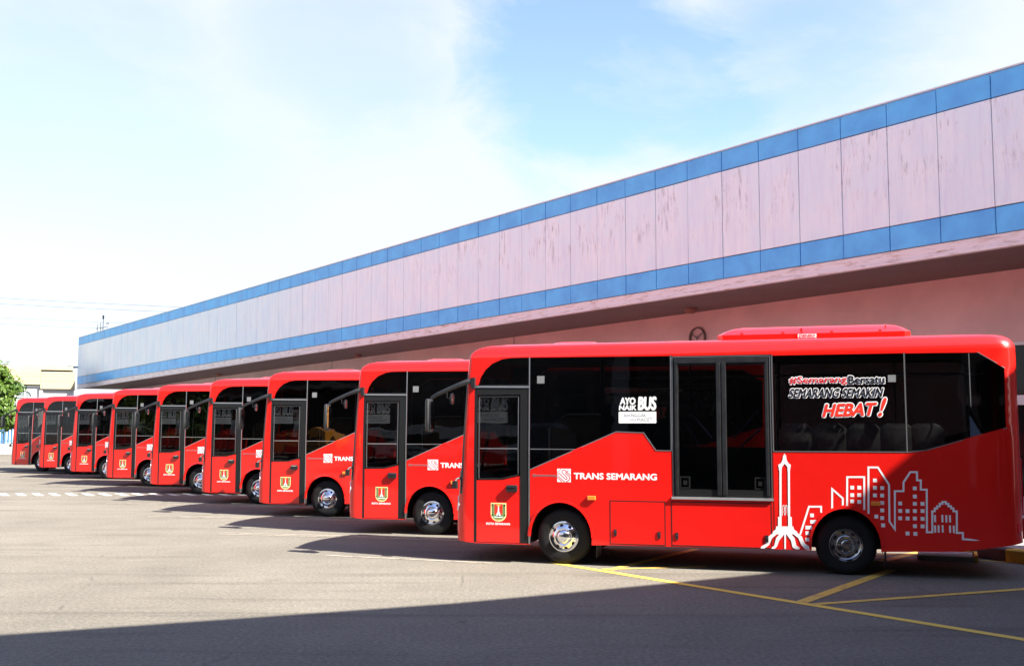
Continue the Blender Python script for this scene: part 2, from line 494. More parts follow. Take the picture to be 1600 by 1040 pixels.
# yellow hatched bay beside and under the nearest bus
my = MB()
strip(my, (.50, 13.73), (4.62, 8.27), .115, .004)
my2 = MB()
strip(my2, (2.84, 10.66), (4.60, 13.05), .13, .0045)
strip(my2, (2.92, 10.55), (8.6, 12.72), .10, .005)
strip(my2, (1.17, 13.02), (2.6, 15.2), .12, .0045)
strip(my2, (1.10, 13.10), (2.4, 13.32), .09, .005)
strip(my2, (4.75, 13.85), (5.75, 15.0), .14, .0045)
strip(my2, (4.3, 14.35), (5.55, 14.72), .08, .005)
strip(my2, (6.0, 14.0), (8.0, 12.6), .08, .0045)
o = my.build('yellow_marking', YELLOW_P); tag(o, kind='structure')
o = my2.build('yellow_marking', YELLOW_OLD); tag(o, kind='structure')
# white hatched strip across the yard
mw = MB(); x = -20.0
while x < -4.6:
    y0, y1 = 26.60, 27.55
    mw.add([(x, y1, .004), (x + .19, y1, .004), (x + .19 + .55, y0, .004), (x + .55, y0, .004)], [(0, 1, 2, 3)])
    x += .425
tag(mw.build('white_hatched_marking', WHITE_P), kind='structure')

# ================================================================== BUS
BW = 2.05
def front_bulge(v): return interp(v, [.2, .5, .85, 1.6, 2.3, 2.62], [.205, .218, .20, .145, .09, .055])
def inset(v): return interp(v, [1.45, 2.62], [0, .034])
def plan(s, v):
    A = front_bulge(v)
    if s < -1.22:
        ph = min((-1.22 - s) / .35, 1) * pi / 2
        u = -1.22 - A * max(0, sin(ph)) ** .625; w = .16 * (1 - max(0, cos(ph)) ** .625)
        if s < -1.57:
            w = .16 + (-1.57 - s) * 1.2628; u = -1.22 - A - .13 * (1 - ((1.025 - w) / .865) ** 2)
    elif s > 5.12:
        ph = min((s - 5.12) / .33, 1) * pi / 2
        u = 5.12 + .2 * sin(ph); w = .22 * (1 - cos(ph))
        if s > 5.45: w = .22 + (s - 5.45); u = 5.32 + .03 * (1 - ((1.025 - w) / .805) ** 2)
    else: u = s; w = 0.
    i = inset(v)
    return u, w * (1 - i / 1.025) + i
def M(s, v, off=0., far=False):
    u, w = plan(s, v)
    if off:
        e = .004
        u0, w0 = plan(s - e, v); u1, w1 = plan(s + e, v)
        tx, ty = u1 - u0, w1 - w0; l = math.hypot(tx, ty) or 1
        u += ty / l * off; w += -tx / l * off
    return (u, BW - w if far else w, v)
def patch(m, outline, holes=(), off=0., step=.08, grid=None, far=False):
    P, F = tri(outline, holes, step, grid)
    return m.add([M(x, y, off, far) for x, y in P], F)
def rim(m, loop, o0, o1, step=.08, far=False):            # wall around the edge of a loop, from offset o0 to o1
    L = dens(loop, step); n = len(L)
    vs = [M(x, y, o0, far) for x, y in L] + [M(x, y, o1, far) for x, y in L]
    return m.add(vs, [(i, (i + 1) % n, n + (i + 1) % n, n + i) for i in range(n)])
def slab(m, outline, off, th, holes=(), step=.1, far=False):   # a plate with thickness on the skin
    patch(m, outline, holes, off, step, None, far)
    for l in [outline] + list(holes): rim(m, l, off, off - th, step, far)
    return m
def ribbon(m, pts, w, off, closed=False, far=False, th=.0):
    P = [Vector(p) for p in pts]
    if len(P) == 2 and not closed:                      # long straight strips follow the curve of the skin
        q = max(1, int((P[1] - P[0]).length / .13)); P = [P[0].lerp(P[1], i / q) for i in range(q + 1)]
    n = len(P); L = []; R = []
    for i in range(n):
        a = P[i - 1] if (i > 0 or closed) else None
        b = P[(i + 1) % n] if (i < n - 1 or closed) else None
        d1 = (P[i] - a).normalized() if a is not None else (b - P[i]).normalized()
        d2 = (b - P[i]).normalized() if b is not None else d1
        n1 = Vector((-d1.y, d1.x)); n2 = Vector((-d2.y, d2.x)); q = (n1 + n2)
        q = q.normalized() if q.length > .2 else n1
        k = w / 2 / max(.35, q.dot(n1))
        L.append(P[i] + q * k); R.append(P[i] - q * k)
    vs = [M(p.x, p.y, off, far) for p in L] + [M(p.x, p.y, off, far) for p in R]
    fs = [(i, (i + 1) % n, n + (i + 1) % n, n + i) for i in range(n if closed else n - 1)]
    m.add(vs, fs)
    if th:
        vs2 = [M(p.x, p.y, off - th, far) for p in L] + [M(p.x, p.y, off - th, far) for p in R]
        k = len(m.v); m.add(vs + vs2, [(i, (i + 1) % n, 2 * n + (i + 1) % n, 2 * n + i) for i in range(n if closed else n - 1)] +
              [(n + i, n + (i + 1) % n, 3 * n + (i + 1) % n, 3 * n + i) for i in range(n if closed else n - 1)])
    return m
def rect(a, b, c, d): return [(a, b), (c, b), (c, d), (a, d)]
def lettering(m, body, box, off, spread=0., shear=0., slope=0., spacing=1., far=False):
    """letters filling a box on the skin; spread thickens the strokes (or makes an outline) by that many metres"""
    vs, fs = text_mesh(body, 0., shear, spacing)
    x0 = min(v[0] for v in vs); x1 = max(v[0] for v in vs); y0 = min(v[1] for v in vs); y1 = max(v[1] for v in vs)
    u0, v0, u1, v1 = box
    n = 0 if spread <= 0 else (12 if spread > .009 else 6)
    for k in range(-1, n):
        dx, dy = (0, 0) if k < 0 else (spread * cos(2 * pi * k / n), spread * sin(2 * pi * k / n))
        out = []
        for a, b, _ in vs:
            u = u0 + (a - x0) / (x1 - x0) * (u1 - u0); v = v0 + (b - y0) / (y1 - y0) * (v1 - v0) + slope * (u - u0)
            out.append(M(u + dx, v + dy, off - (k + 1) * .00005, far))
        m.add(out, fs)
    return m

BOT = [(-2.255, .30), (-1.9, .29), (-1.5, .27), (-1.25, .245), (-1.15, .236), (-.425, .238)]
def arch(c, rx, top, n=18, base=.345):
    return [(c - rx * cos(pi * k / n), base + (top - base) * sin(pi * k / n)) for k in range(n + 1)]
AF = arch(-.027, .398, .775); AR = arch(3.397, .386, .772)
OUT = BOT + AF + [(.371, .255), (.60, .264), (2.66, .28), (3.011, .283)] + AR + [(3.783, .288), (4.63, .318), (5.28, .42), (5.5, .44), (6.255, .44), (6.255, 2.62), (5.45, 2.62), (5.12, 2.62), (-1.22, 2.62), (-1.57, 2.62), (-2.255, 2.62)]
HA = [(-1.135, 2.257), (-.43, 2.257), (-.43, 1.183), (.69, 1.666), (1.035, 1.654), (1.19, 1.438), (1.365, 1.435), (1.365, 2.598), (-.55, 2.612), (-.70, 2.610), (-.81, 2.595), (-.944, 2.54), (-1.04, 2.455), (-1.1, 2.365)]
HDOOR = rect(-1.165, .247, -.447, 2.228)
HB = rect(1.39, .878, 2.575, 2.588)
HC = rect(2.605, 1.437, 4.093, 2.58)
HD = [(4.107, 1.44), (4.30, 1.462), (5.165, 1.72), (5.175, 2.385), (4.89, 2.572), (4.107, 2.578)]
HW = rect(-2.25, 1.16, -1.375, 2.40)
HR = rect(5.62, 1.5, 6.25, 2.38)
HF1 = [(-1.05, 1.44), (1.365, 1.44), (1.365, 2.58), (-.7, 2.58), (-1.05, 2.3)]
HF2 = rect(1.39, 1.44, 2.575, 2.58)
fine = lambda x: .03 if x < -1.2 else .07 if (x < -1.0 or x > 5.0) else .22

bus = empty('city_bus')
def part(name, m, mats, parent=bus, **kw): return m.build(name, mats, parent, **kw)

# body shell: both sides, rounded front and rear, roof
mb = MB()
patch(mb, OUT, [HA, HDOOR, HB, HC, HD, HW, HR], 0, .07, (fine, .13))
for h in (HA, HDOOR, HB, HC, HD, HW, HR): rim(mb, h, 0, -.035, .07)
for a in (AF, AR):
    n = len(a)
    mb.add([M(x, y, 0) for x, y in a] + [M(x, y, -.03) for x, y in a], [(i, i + 1, n + i + 1, n + i) for i in range(n - 1)])
patch(mb, OUT, [HF1, HF2, HC, HD, HW, HR], 0, .07, (fine, .13), far=True)
for h in (HF1, HF2, HC, HD): rim(mb, h, 0, -.035, .07, far=True)
S = [-2.255 + .07 * i for i in range(10)] + [-1.57 + .025 * i for i in range(15)] + [-1.0 + .5 * i for i in range(13)] + [5.12 + .033 * i for i in range(11)] + [5.53 + .12 * i for i in range(7)]
S = sorted(set(S))
ring0 = [plan(s, 2.62) for s in S]
ringP = ring0 + [(u, BW - w) for u, w in reversed(ring0)]
R = []
for si, fi, ri, z in [(0, 0, 0, 2.62), (.006, .012, .006, 2.655), (.022, .05, .025, 2.70), (.055, .12, .06, 2.742), (.11, .24, .12, 2.775), (.22, .50, .25, 2.797), (.5, .9, .6, 2.812), (.8, 1.4, .9, 2.82), (1.02, 1.8, 1.2, 2.822)]:
    ring = []
    for u, w in ringP:
        w2 = 1.025 + (w - 1.025) * (1 - si / 1.025)
        tt = (u + 1.30) / 6.6
        u2 = u + fi * max(0, 1 - max(tt, 0) * 2.2) ** 1 - ri * max(0, (tt - .55) / .45)
        ring.append((u2, w2, z))
    R.append(ring)
mb.rings(R, True, False)
# under-skirt lip
part('body', mb, RED, smooth=True)
m = MB()
patch(m, [(-1.35, .82), (5.3, .82), (5.3, 2.6), (-1.35, 2.6)], [[(-1.19, .84), (-.43, .84), (-.43, 1.183), (.69, 1.666), (1.035, 1.654), (1.19, 1.438), (1.365, 1.435), (1.365, 2.597), (-1.15, 2.597)], rect(1.385, .84, 2.58, 2.597), HC, HD], -.036, .12)
patch(m, [(-1.35, .82), (5.3, .82), (5.3, 2.6), (-1.35, 2.6)], [HF1, HF2, HC, HD], -.036, .12, far=True)
part('cabin_lining', m, CABIN)
# wheel-arch lips
for a in (AF, AR):
    n = len(a)
    mb = MB()
    for d0, d1, o in ((0, .028, .012),):
        c = ((a[0][0] + a[-1][0]) / 2, .345)
        outer = [(c[0] + (x - c[0]) * 1.075, c[1] + (y - c[1]) * 1.075) for x, y in a]
        A0 = [M(x, y, .014) for x, y in a]; A1 = [M(x, y, .010) for x, y in outer]; A2 = [M(x, y, -.003) for x, y in outer]; A3 = [M(x, y, -.02) for x, y in a]
        mb.add(A3 + A0 + A1 + A2, [(q * n + i, q * n + i + 1, (q + 1) * n + i + 1, (q + 1) * n + i) for q in range(3) for i in range(n - 1)])
    part('wheel_arch_lip', mb, RED, smooth=True)
# wheel wells and chassis
mb = MB()
for c, rx in ((-.027, .398), (3.397, .386)):
    for w0, w1 in ((.031, .62), (BW - .62, BW - .031)):
        a = arch(c, rx + .02, .79); n = len(a)
        pts = [(c - rx - .02, .25)] + a + [(c + rx + .02, .25)]; n = len(pts)
        inner = w1 if w0 < 1 else w0
        mb.add([(x, w0, z) for x, z in pts] + [(x, w1, z) for x, z in pts], [(i, i + 1, n + i + 1, n + i) for i in range(n - 1)])
        mb.add([(x, inner, z) for x, z in pts], [tuple(range(n))])
for a, b in ((-1.25, -.46), (.40, 2.98), (3.81, 5.2)):
    mb.box((a, .05, .40 if a < 3.5 else .46), (b, BW - .05, .46 if a < 3.5 else .50))
mb.box((-1.0, .62, .36), (5.0, .74, .52)); mb.box((-1.0, 1.30, .36), (5.0, 1.42, .52))
mb.tube([(0, .2, .345), (0, 1.85, .345)], .05); mb.tube([(3.397, .2, .345), (3.397, 1.85, .345)], .07)
mb.lathe([(.0, -.16), (.16, -.1), (.18, 0), (.16, .1), (0, .16)], 16, 'y', (3.397, 1.025, .345))
mb.box((.7, .10, .29), (1.6, .55, .46)); mb.box((1.8, 1.3, .28), (2.7, 1.9, .46))
part('chassis', mb, DARK)
# mud flap behind the front wheel, chain below
for a, b in (((.415, .06, .10), (.425, .36, .40)), ((3.83, .05, .12), (3.84, .42, .42))):
    mb = MB(); mb.box(a, b); part('mud_flap', mb, BLACK)

# glazing
def pane(name, loop, mname=GLASS, far=False, off=-.010, parent=bus):
    m = MB(); patch(m, loop, (), off, .12, (lambda x: .1 if (x < -1.1 or x > 5.05) else .6, .4), far)
    return m.build(name, mname, parent, smooth=True)
front_glass = pane('side_window', HA, FRONTG)
win_c = pane('side_window', HC)
win_d = pane('rear_quarter_window', HD)
m = MB(); patch(m, HW, (), -.01, .08, (.09, .2)); patch(m, HW, (), -.01, .08, (.09, .2), True)
windscreen = part('windscreen', m, CLEAR, smooth=True)
m = MB(); patch(m, HR, (), -.01, .12, (.12, .3)); patch(m, HR, (), -.01, .12, (.12, .3), True)
part('rear_window', m, GLASS, smooth=True)
for h in (HF1, HF2, HD, HC):
    m = MB(); patch(m, h, (), -.01, .15, (.4, .4), True)
    far_glass = part('side_window', m, FARG, smooth=True)
    if h is HF1: far_front = far_glass

# silver trim lines: transom over the door, belt trim, divisions
m = MB()
ribbon(m, [(-1.175, 2.242), (-.43, 2.232)], .022, .006, th=.012)
ribbon(m, [(-.437, 2.612), (-.437, .25)], .012, .004, th=.01)
part('transom_strip', m, SILVER)
m = MB()
ribbon(m, [(-.43, 1.18), (.69, 1.662), (1.035, 1.650), (1.186, 1.434), (1.375, 1.431)], .011, .003, th=.008)
ribbon(m, [(-.43, 1.44), (.165, 1.44)], .010, -.004, th=.004)
ribbon(m, [(2.60, 1.432), (4.11, 1.434), (4.31, 1.458), (5.17, 1.714)], .012, .003, th=.008)
ribbon(m, [(4.10, 1.44), (4.10, 2.58)], .013, .002, th=.010)
ribbon(m, [(2.597, 1.43), (2.597, 2.585)], .013, .002, th=.010)
ribbon(m, [(4.80, 1.95), (4.80, 2.57)], .010, -.004, th=.004)
ribbon(m, [(4.89, 2.578), (5.18, 2.388)], .010, .003, th=.008)
ribbon(m, [(1.378, 1.43), (1.378, 2.60)], .012, .003, th=.010)
part('window_trim', m, SILVER)
for P_ in ([(.515, 1.60), (.515, 2.58)], [(-.437, 2.60), (1.365, 2.59)], [(2.61, 2.565), (4.09, 2.565)]):
    m = MB(); ribbon(m, P_, .05, -.016); part('window_blackout', m, INK)
for P_, w_ in (([(1.378, 1.42), (1.378, 2.605)], .034), ([(2.590, 1.425), (2.590, 2.592)], .036), ([(4.10, 1.434), (4.10, 2.585)], .024), ([(-1.17, 2.242), (-.425, 2.242)], .045), ([(-.438, .25), (-.438, 2.612)], .026), ([(-1.166, .25), (-1.166, 2.25)], .020)):
    m = MB(); ribbon(m, P_, w_, .0012); part('pillar_strip', m, INK)

# hatches: recessed seams drawn as narrow black gaps, with catches
for L, cc in ((rect(.609, .283, 1.29, .808), ((.672, .42), (1.215, .405))), (rect(1.372, .287, 2.556, .812), ((1.432, .40), (2.50, .40)))):
    m = MB(); slab(m, [(L[0][0] + .004, L[0][1] + .004), (L[1][0] - .004, L[1][1] + .004), (L[2][0] - .004, L[2][1] - .004), (L[3][0] + .004, L[3][1] - .004)], .0012, .004)
    ht_ = part('luggage_hatch', m, RED)
    m = MB(); ribbon(m, L, .011, .002, closed=True); m.build('hatch_gap', BLACK, ht_)
    for u, v in cc:
        m = MB(); m.cur = 0; slab(m, rect(u - .018, v - .04, u + .018, v + .04), .009, .009)
        m.cur = 1; slab(m, rect(u - .009, v + .0, u + .009, v + .025), .012, .004)
        m.build('hatch_catch', [BLACK, CHROME], ht_)
for L, w in (([(2.59, .29), (2.59, 1.43)], .007),):
    m = MB(); ribbon(m, L, w, .002); part('panel_gap', m, BLACK)

# front passenger door
m = MB()
DL = [(-1.142, .255), (-.558, .255), (-.558, 1.098), (-.80, 1.042), (-1.142, 1.036)]
slab(m, DL, -.004, .02)
door = part('front_door', m, RED, smooth=True)
m = MB()
slab(m, rect(-1.162, .250, -.450, 2.222), -.001, .03, [[(-1.142, .255), (-.558, .255), (-.558, 2.135), (-1.142, 2.135)]])
m.build('door_frame', SATIN, door)
m = MB(); slab(m, [(-1.125, 1.045), (-.80, 1.052), (-.572, 1.106), (-.572, 2.12), (-1.125, 2.12)], -.006, .012, [[(-1.104, 1.062), (-.805, 1.068), (-.592, 1.118), (-.592, 2.10), (-1.104, 2.10)]])
m.build('glazing_seal', BLACK, door)
m = MB(); patch(m, [(-1.10, 1.065), (-.805, 1.072), (-.595, 1.122), (-.595, 2.097), (-1.10, 2.097)], (), -.014, .2)
dglass = m.build('door_glass', DOORG, door)
m = MB(); ribbon(m, [(-1.10, 1.444), (-.595, 1.444)], .013, -.006, th=.006)
ribbon(m, [(-1.112, 1.06), (-1.112, 2.10)], .006, -.003); ribbon(m, [(-.584, 1.13), (-.584, 2.10)], .006, -.003)
m.build('glass_bar', SILVER, door)
m = MB(); slab(m, [(-.735, .905), (-.72, .89), (-.60, .895), (-.592, .91), (-.592, .972), (-.605, .982), (-.725, .982), (-.735, .97)], .028, .035)
hd = m.build('door_handle', BLACK, door, smooth=False, bevel=.004)
m = MB(); slab(m, rect(-.72, .955, -.612, .972), .034, .008); m.build('handle_plate', CHROME, hd)
# town crest on the door
m = MB()
def shield(k, cx=-.846, cy=.640):
    p = [(-.104, .112), (.104, .112), (.106, -.035)] + [(.106 * cos(a), -.035 - .09 * sin(a)) for a in (.35, .75, 1.15)] + [(0, -.127)] + [(-.106 * cos(a), -.035 - .09 * sin(a)) for a in (1.15, .75, .35)] + [(-.106, -.035)]
    return [(cx + x * k[0], cy + y * k[1] + (0 if len(k) < 3 else k[2])) for x, y in p]
m.cur = 0; patch(m, shield((1, 1)), (), -.0035, 9)
m.cur = 1; patch(m, shield((.84, .86)), (), -.0031, 9)
m.cur = 2; patch(m, rect(-.900, .605, -.792, .738), (), -.0027, 9)
m.cur = 3; patch(m, [(-.868, .732), (-.824, .732), (-.824, .715), (-.836, .708), (-.856, .708), (-.868, .715)], (), -.0023, 9)
m.cur = 4; patch(m, [(-.852, .708), (-.840, .708), (-.836, .64), (-.820, .612), (-.818, .590), (-.874, .590), (-.872, .612), (-.856, .64)], (), -.0019, 9)
m.cur = 5
for u, v in ((-.928, .728), (-.764, .722), (-.928, .60), (-.764, .598), (-.846, .59)): patch(m, [(u + .011 * cos(a * pi / 3), v + .011 * sin(a * pi / 3)) for a in range(6)], (), -.0015, 9)
for k in range(4):
    patch(m, rect(-.935, .70 - k * .024, -.918, .708 - k * .024), (), -.0023, 9); patch(m, rect(-.774, .70 - k * .024, -.758, .708 - k * .024), (), -.0023, 9)
m.cur = 4; patch(m, [(-.915, .578), (-.777, .578), (-.79, .566), (-.902, .566)], (), -.0023, 9)
m.cur = 3; patch(m, [(-.885, .556), (-.846, .538), (-.807, .556), (-.846, .526)], (), -.0023, 9)
m.build('town_crest', [CREAM, GREEN, ORANGE_RED, GOLD, WHITE, INK], door)
m = MB(); lettering(m, 'KOTA SEMARANG', (-1.010, .474, -.693, .500), -.0030, .002); m.build('door_lettering', WHITE, door)

# lettering along the side
m = MB(); lettering(m, 'TRANS SEMARANG', (.150, 1.071, 1.192, 1.145), .0011, .0045); part('side_lettering', m, WHITE)
m = MB(); m.cur = 0
x0, x1, y0, y1 = -.068, .108, 1.030, 1.196
patch(m, rect(x0, y0, x1, y1), (), .0008, 9)
m.cur = 1
def lg(a, b): return (x0 + a * (x1 - x0), y1 - b * (y1 - y0))
ribbon(m, [lg(.02, .30), lg(.28, .02)], .008, .0014)
ribbon(m, [lg(.96, .72), lg(.72, .98)], .008, .0014)
def qp(pts): ribbon(m, [lg(*p) for p in pts], .0095, .0014)
qp([(.98, .50), (.58, .12), (.46, .09), (.36, .16), (.36, .28), (.72, .66), (.74, .76), (.66, .80), (.56, .74), (.14, .34), (.02, .42)])
qp([(.84, .10), (.62, .34), (.90, .60), (.94, .74), (.84, .90), (.66, .96)])
qp([(.02, .50), (.42, .88), (.56, .96)])
qp([(.02, .66), (.34, .97)])
part('square_logo', m, [WHITE, DKRED])
m = MB(); m.cur = 0
lettering(m, '@transsemarang', (-.390, 1.092, -.080, 1.122), .0010, .0055); m.cur = 1
lettering(m, '@transsemarang', (-.390, 1.092, -.080, 1.122), .0016, .0)
part('side_lettering', m, [LGREY, DKRED])

# slogan on the rear window, stickers on the front window
def slogan(m, far=False, o=.0, dx=0., sc=1., dy=0.):
    f = lambda b: (b[0] * sc + dx, b[1] * sc + dy, b[2] * sc + dx, b[3] * sc + dy)
    a = dict(far=far)
    T = [('#Semarang', (2.800, 2.215, 3.455, 2.318), 0., .012, .06, 1), ('Bersatu', (3.475, 2.227, 3.875, 2.322), 0., .012, .06, 2),
         ('SEMARANG SEMAKIN', (2.790, 2.072, 3.862, 2.176), .35, .0, .06, 2)]
    for q, (body, b, sh, sl, gr, mi) in enumerate(T):
        m.cur = 0; lettering(m, body, f(b), o + .0008 * q, .0115, sh, sl, **a)
    m.cur = 0; lettering(m, 'HEBAT', f((3.175, 1.845, 3.780, 1.985)), o + .0024, .019, .3, .03, **a)
    lettering(m, '!', f((3.800, 1.850, 3.885, 2.058)), o + .0032, .019, .4, 0, **a)
    for q, (body, b, sh, sl, gr, mi) in enumerate(T):
        m.cur = mi; lettering(m, body, f(b), o + .0042, .0025 if mi == 1 else .003, sh, sl, **a)
    m.cur = 3; lettering(m, 'HEBAT', f((3.175, 1.845, 3.780, 1.985)), o + .0046, .008, .3, .03, **a)
    lettering(m, '!', f((3.800, 1.850, 3.885, 2.058)), o + .0046, .008, .4, 0, **a)
m = MB(); slogan(m, o=-.006)
m.build('window_slogan', [WHITE, DKRED, INK, ORANGE_RED], win_c)
m = MB(); slogan(m, True, -.03, -2.16, 1.0, .03)
m.build('window_slogan', [LGREY, DKRED, INK, DKRED], far_front)
def sticker(m, o, cx=0., cy=0.):
    m.cur = 0
    lettering(m, 'AYO', (.742 + cx, 2.002 + cy, .932 + cx, 2.083 + cy), o, .0055, .05)
    lettering(m, 'NAIK', (.730 + cx, 1.932 + cy, .942 + cx, 1.988 + cy), o, .0045, .05)
    lettering(m, 'BUS', (.972 + cx, 1.934 + cy, 1.190 + cx, 2.091 + cy), o, .0085, .1)
    b = [(.722, 1.775), (.729, 1.768), (1.187, 1.768), (1.194, 1.775), (1.194, 1.904), (1.187, 1.911), (.729, 1.911), (.722, 1.904)]
    patch(m, [(x + cx, y + cy) for x, y in b], (), o, 9)
    m.cur = 1
    lettering(m, 'BIAR', (.790 + cx, 1.850 + cy, .872 + cx, 1.880 + cy), o + .0012, .0)
    lettering(m, 'NGGAK', (.883 + cx, 1.845 + cy, 1.075 + cx, 1.890 + cy), o + .0012, .0)
    lettering(m, 'KENA', (.865 + cx, 1.795 + cy, .945 + cx, 1.825 + cy), o + .0012, .0)
    lettering(m, 'MACET', (.957 + cx, 1.790 + cy, 1.147 + cx, 1.835 + cy), o + .0012, .0)
m = MB(); sticker(m, -.006)
m.build('window_sticker', [WHITE, TEAL], front_glass)
m = MB(); m.cur = 0
patch(m, rect(-.338, 2.275, -.240, 2.372), (), -.007, 9)
m.build('window_label', LGREY, front_glass)
m = MB(); patch(m, rect(3.915, 2.245, 4.002, 2.328), (), -.007, 9)
m.build('window_label', LGREY, win_c)
m = MB(); sticker(m, -.045, -1.93, .005)
m.build('window_sticker', [WHITE, TEAL], dglass)

# white skyline drawing behind the rear wheel
SKY_POLY = [
    [(2.725, 1.408), (2.742, 1.379), (2.749, 1.328), (2.771, 1.289), (2.794, 1.277), (2.788, 1.235), (2.783, 1.206), (2.756, 1.2), (2.754, 1.251), (2.723, 1.288), (2.692, 1.247), (2.686, 1.199), (2.658, 1.204), (2.655, 1.233), (2.648, 1.272), (2.682, 1.293), (2.699, 1.332), (2.707, 1.378)],
    [(2.661, 1.204), (2.686, 1.203), (2.674, 0.66), (2.651, 0.659)], [(2.758, 1.205), (2.782, 1.206), (2.773, 0.662), (2.75, 0.661)],
    [(2.634, 0.659), (2.674, 0.66), (2.672, 0.55), (2.632, 0.549)], [(2.75, 0.661), (2.791, 0.663), (2.792, 0.553), (2.748, 0.552)],
    [(2.612, 0.548), (2.806, 0.553), (2.815, 0.517), (2.85, 0.492), (2.853, 0.462), (2.573, 0.454), (2.569, 0.484), (2.603, 0.511)],
    [(2.574, 0.471), (2.618, 0.459), (2.559, 0.408), (2.524, 0.327), (2.468, 0.285), (2.425, 0.285), (2.432, 0.307), (2.483, 0.338), (2.515, 0.423)],
    [(2.643, 0.456), (2.701, 0.458), (2.642, 0.385), (2.615, 0.312), (2.586, 0.285), (2.552, 0.285), (2.552, 0.298), (2.582, 0.319), (2.606, 0.409)],
    [(2.701, 0.458), (2.721, 0.458), (2.716, 0.286), (2.699, 0.286)],
    [(2.726, 0.459), (2.784, 0.46), (2.819, 0.416), (2.836, 0.333), (2.873, 0.309), (2.872, 0.288), (2.829, 0.288), (2.794, 0.306), (2.776, 0.389)],
    [(2.804, 0.464), (2.85, 0.479), (2.902, 0.44), (2.933, 0.358), (2.981, 0.326), (2.985, 0.292), (2.936, 0.291), (2.893, 0.34), (2.862, 0.417)],
    [(4.753, 0.466), (4.842, 0.45), (4.752, 0.444)]]
SKY_LINE = [
    [(2.883, 0.46), (2.991, 0.787), (3.128, 0.79), (3.127, 0.721)],
    [(3.252, 0.765), (3.258, 0.997), (3.375, 0.891), (3.372, 0.81)],
    [(3.42, 0.805), (3.43, 1.139), (3.619, 1.142), (3.610, 0.765)],
    [(3.655, 0.72), (3.669, 1.254), (3.773, 1.255), (3.89, 1.058), (3.882, 0.638), (3.939, 0.549), (3.951, 0.985), (4.045, 0.987), (4.048, 1.086), (4.125, 1.205), (4.198, 1.206), (4.195, 1.113), (4.236, 1.113), (4.232, 1.007), (4.297, 1.008), (4.283, 0.526), (4.341, 0.528), (4.348, 0.764), (4.375, 0.765), (4.376, 0.797), (4.402, 0.798), (4.403, 0.822), (4.43, 0.823), (4.431, 0.851), (4.459, 0.851), (4.459, 0.872), (4.496, 0.873), (4.495, 0.852), (4.523, 0.853), (4.522, 0.825), (4.549, 0.826), (4.549, 0.801), (4.574, 0.802), (4.573, 0.77), (4.608, 0.77), (4.601, 0.528), (4.664, 0.53), (4.662, 0.46), (4.752, 0.455)]]
SKY_SQ = [(3.023, 0.687), (3.022, 0.611), (3.062, 0.613), (2.966, 0.543), (3.0, 0.544), (2.965, 0.479), (2.963, 0.404), (3.483, 1.018), (3.561, 1.019), (3.481, 0.931), (3.559, 0.933), (3.478, 0.86), (3.557, 0.855), (3.737, 1.105), (3.735, 1.019), (3.814, 1.019), (3.732, 0.933), (3.811, 0.933), (3.809, 0.847), (3.807, 0.763), (3.74, 0.69), (3.804, 0.675), (3.812, 0.592), (4.169, 1.02), (4.167, 0.928), (4.005, 0.846), (4.164, 0.846), (4.246, 0.847), (4.003, 0.761), (4.082, 0.761), (4.162, 0.763), (4.244, 0.765), (4.0, 0.677), (4.08, 0.677), (4.159, 0.678), (4.241, 0.677), (4.157, 0.591), (4.239, 0.592), (4.075, 0.506), (4.159, 0.505)]
SKY_BAR = [(4.375, 0.683), (4.453, 0.685), (4.495, 0.683), (4.534, 0.684), (4.372, 0.566), (4.41, 0.567), (4.453, 0.569), (4.53, 0.568), (4.571, 0.566)]
m = MB()
for P in SKY_POLY: patch(m, P, (), .0030, 9)
for L in SKY_LINE: ribbon(m, L, .021, .0013)
ribbon(m, [(2.682, 0.673), (2.691, 0.792), (2.705, 0.799), (2.712, 0.75), (2.703, 0.716), (2.714, 0.681), (2.725, 0.717), (2.717, 0.75), (2.728, 0.8), (2.74, 0.793), (2.744, 0.675)], .006, .0012)
for u, v in SKY_SQ: patch(m, rect(u - .021, v - .021, u + .021, v + .021), (), .0010, 9)
for u, v in SKY_BAR: patch(m, rect(u - .010, v - .041, u + .010, v + .041), (), .0010, 9)
part('skyline_drawing', m, WHITE)

# side markers
for u, v in ((.374, .838), (3.738, .838)):
    m = MB(); slab(m, rect(u - .052, v - .026, u + .052, v + .026), .024, .03)
    mk = part('side_marker', m, AMBER, bevel=.006)
m = MB(); slab(m, rect(5.26, .53, 5.315, .645), .012, .014); part('rear_reflector', m, REDLENS, bevel=.004)

# folding middle door
m = MB()
slab(m, rect(1.385, .872, 2.58, 2.595), .001, .05, [rect(1.47, .965, 1.925, 2.475), rect(2.05, .965, 2.50, 2.475)])
mid = part('middle_door', m, SATIN)
for r_ in (rect(1.47, .965, 1.925, 2.475), rect(2.05, .965, 2.50, 2.475)):
    m = MB(); patch(m, r_, (), -.02, .3); m.build('door_glass', GLASS, mid)
for a, b, c_, d_, h_ in ((1.932, .90, 1.982, 2.50, .018), (1.996, .90, 2.046, 2.50, .018), (1.425, .90, 1.46, 2.50, .012), (2.51, .90, 2.545, 2.50, .012), (1.42, 2.50, 2.545, 2.565, .014)):
    m = MB(); slab(m, rect(a, b, c_, d_), h_, h_ + .002); m.build('door_post', GREY, mid, bevel=.004)
m = MB()
ribbon(m, [(1.395, .88), (1.395, 2.58)], .008, .004); ribbon(m, [(2.572, .88), (2.572, 2.58)], .008, .004); ribbon(m, [(1.40, 2.582), (2.57, 2.58)], .008, .004)
m.build('door_edging', SILVER, mid)
for a, b in ((1.475, 1.60), (2.37, 2.495)):
    m = MB()
    slab(m, rect(a, .975, b, 1.12), -.006, .012, [rect(a + .015, .99, b - .015, 1.105)])
    c = (a + b) / 2; slab(m, rect(c - .02, 1.02, c + .025, 1.07), .0, .015)
    m.build('door_latch_plate', SATIN, mid)
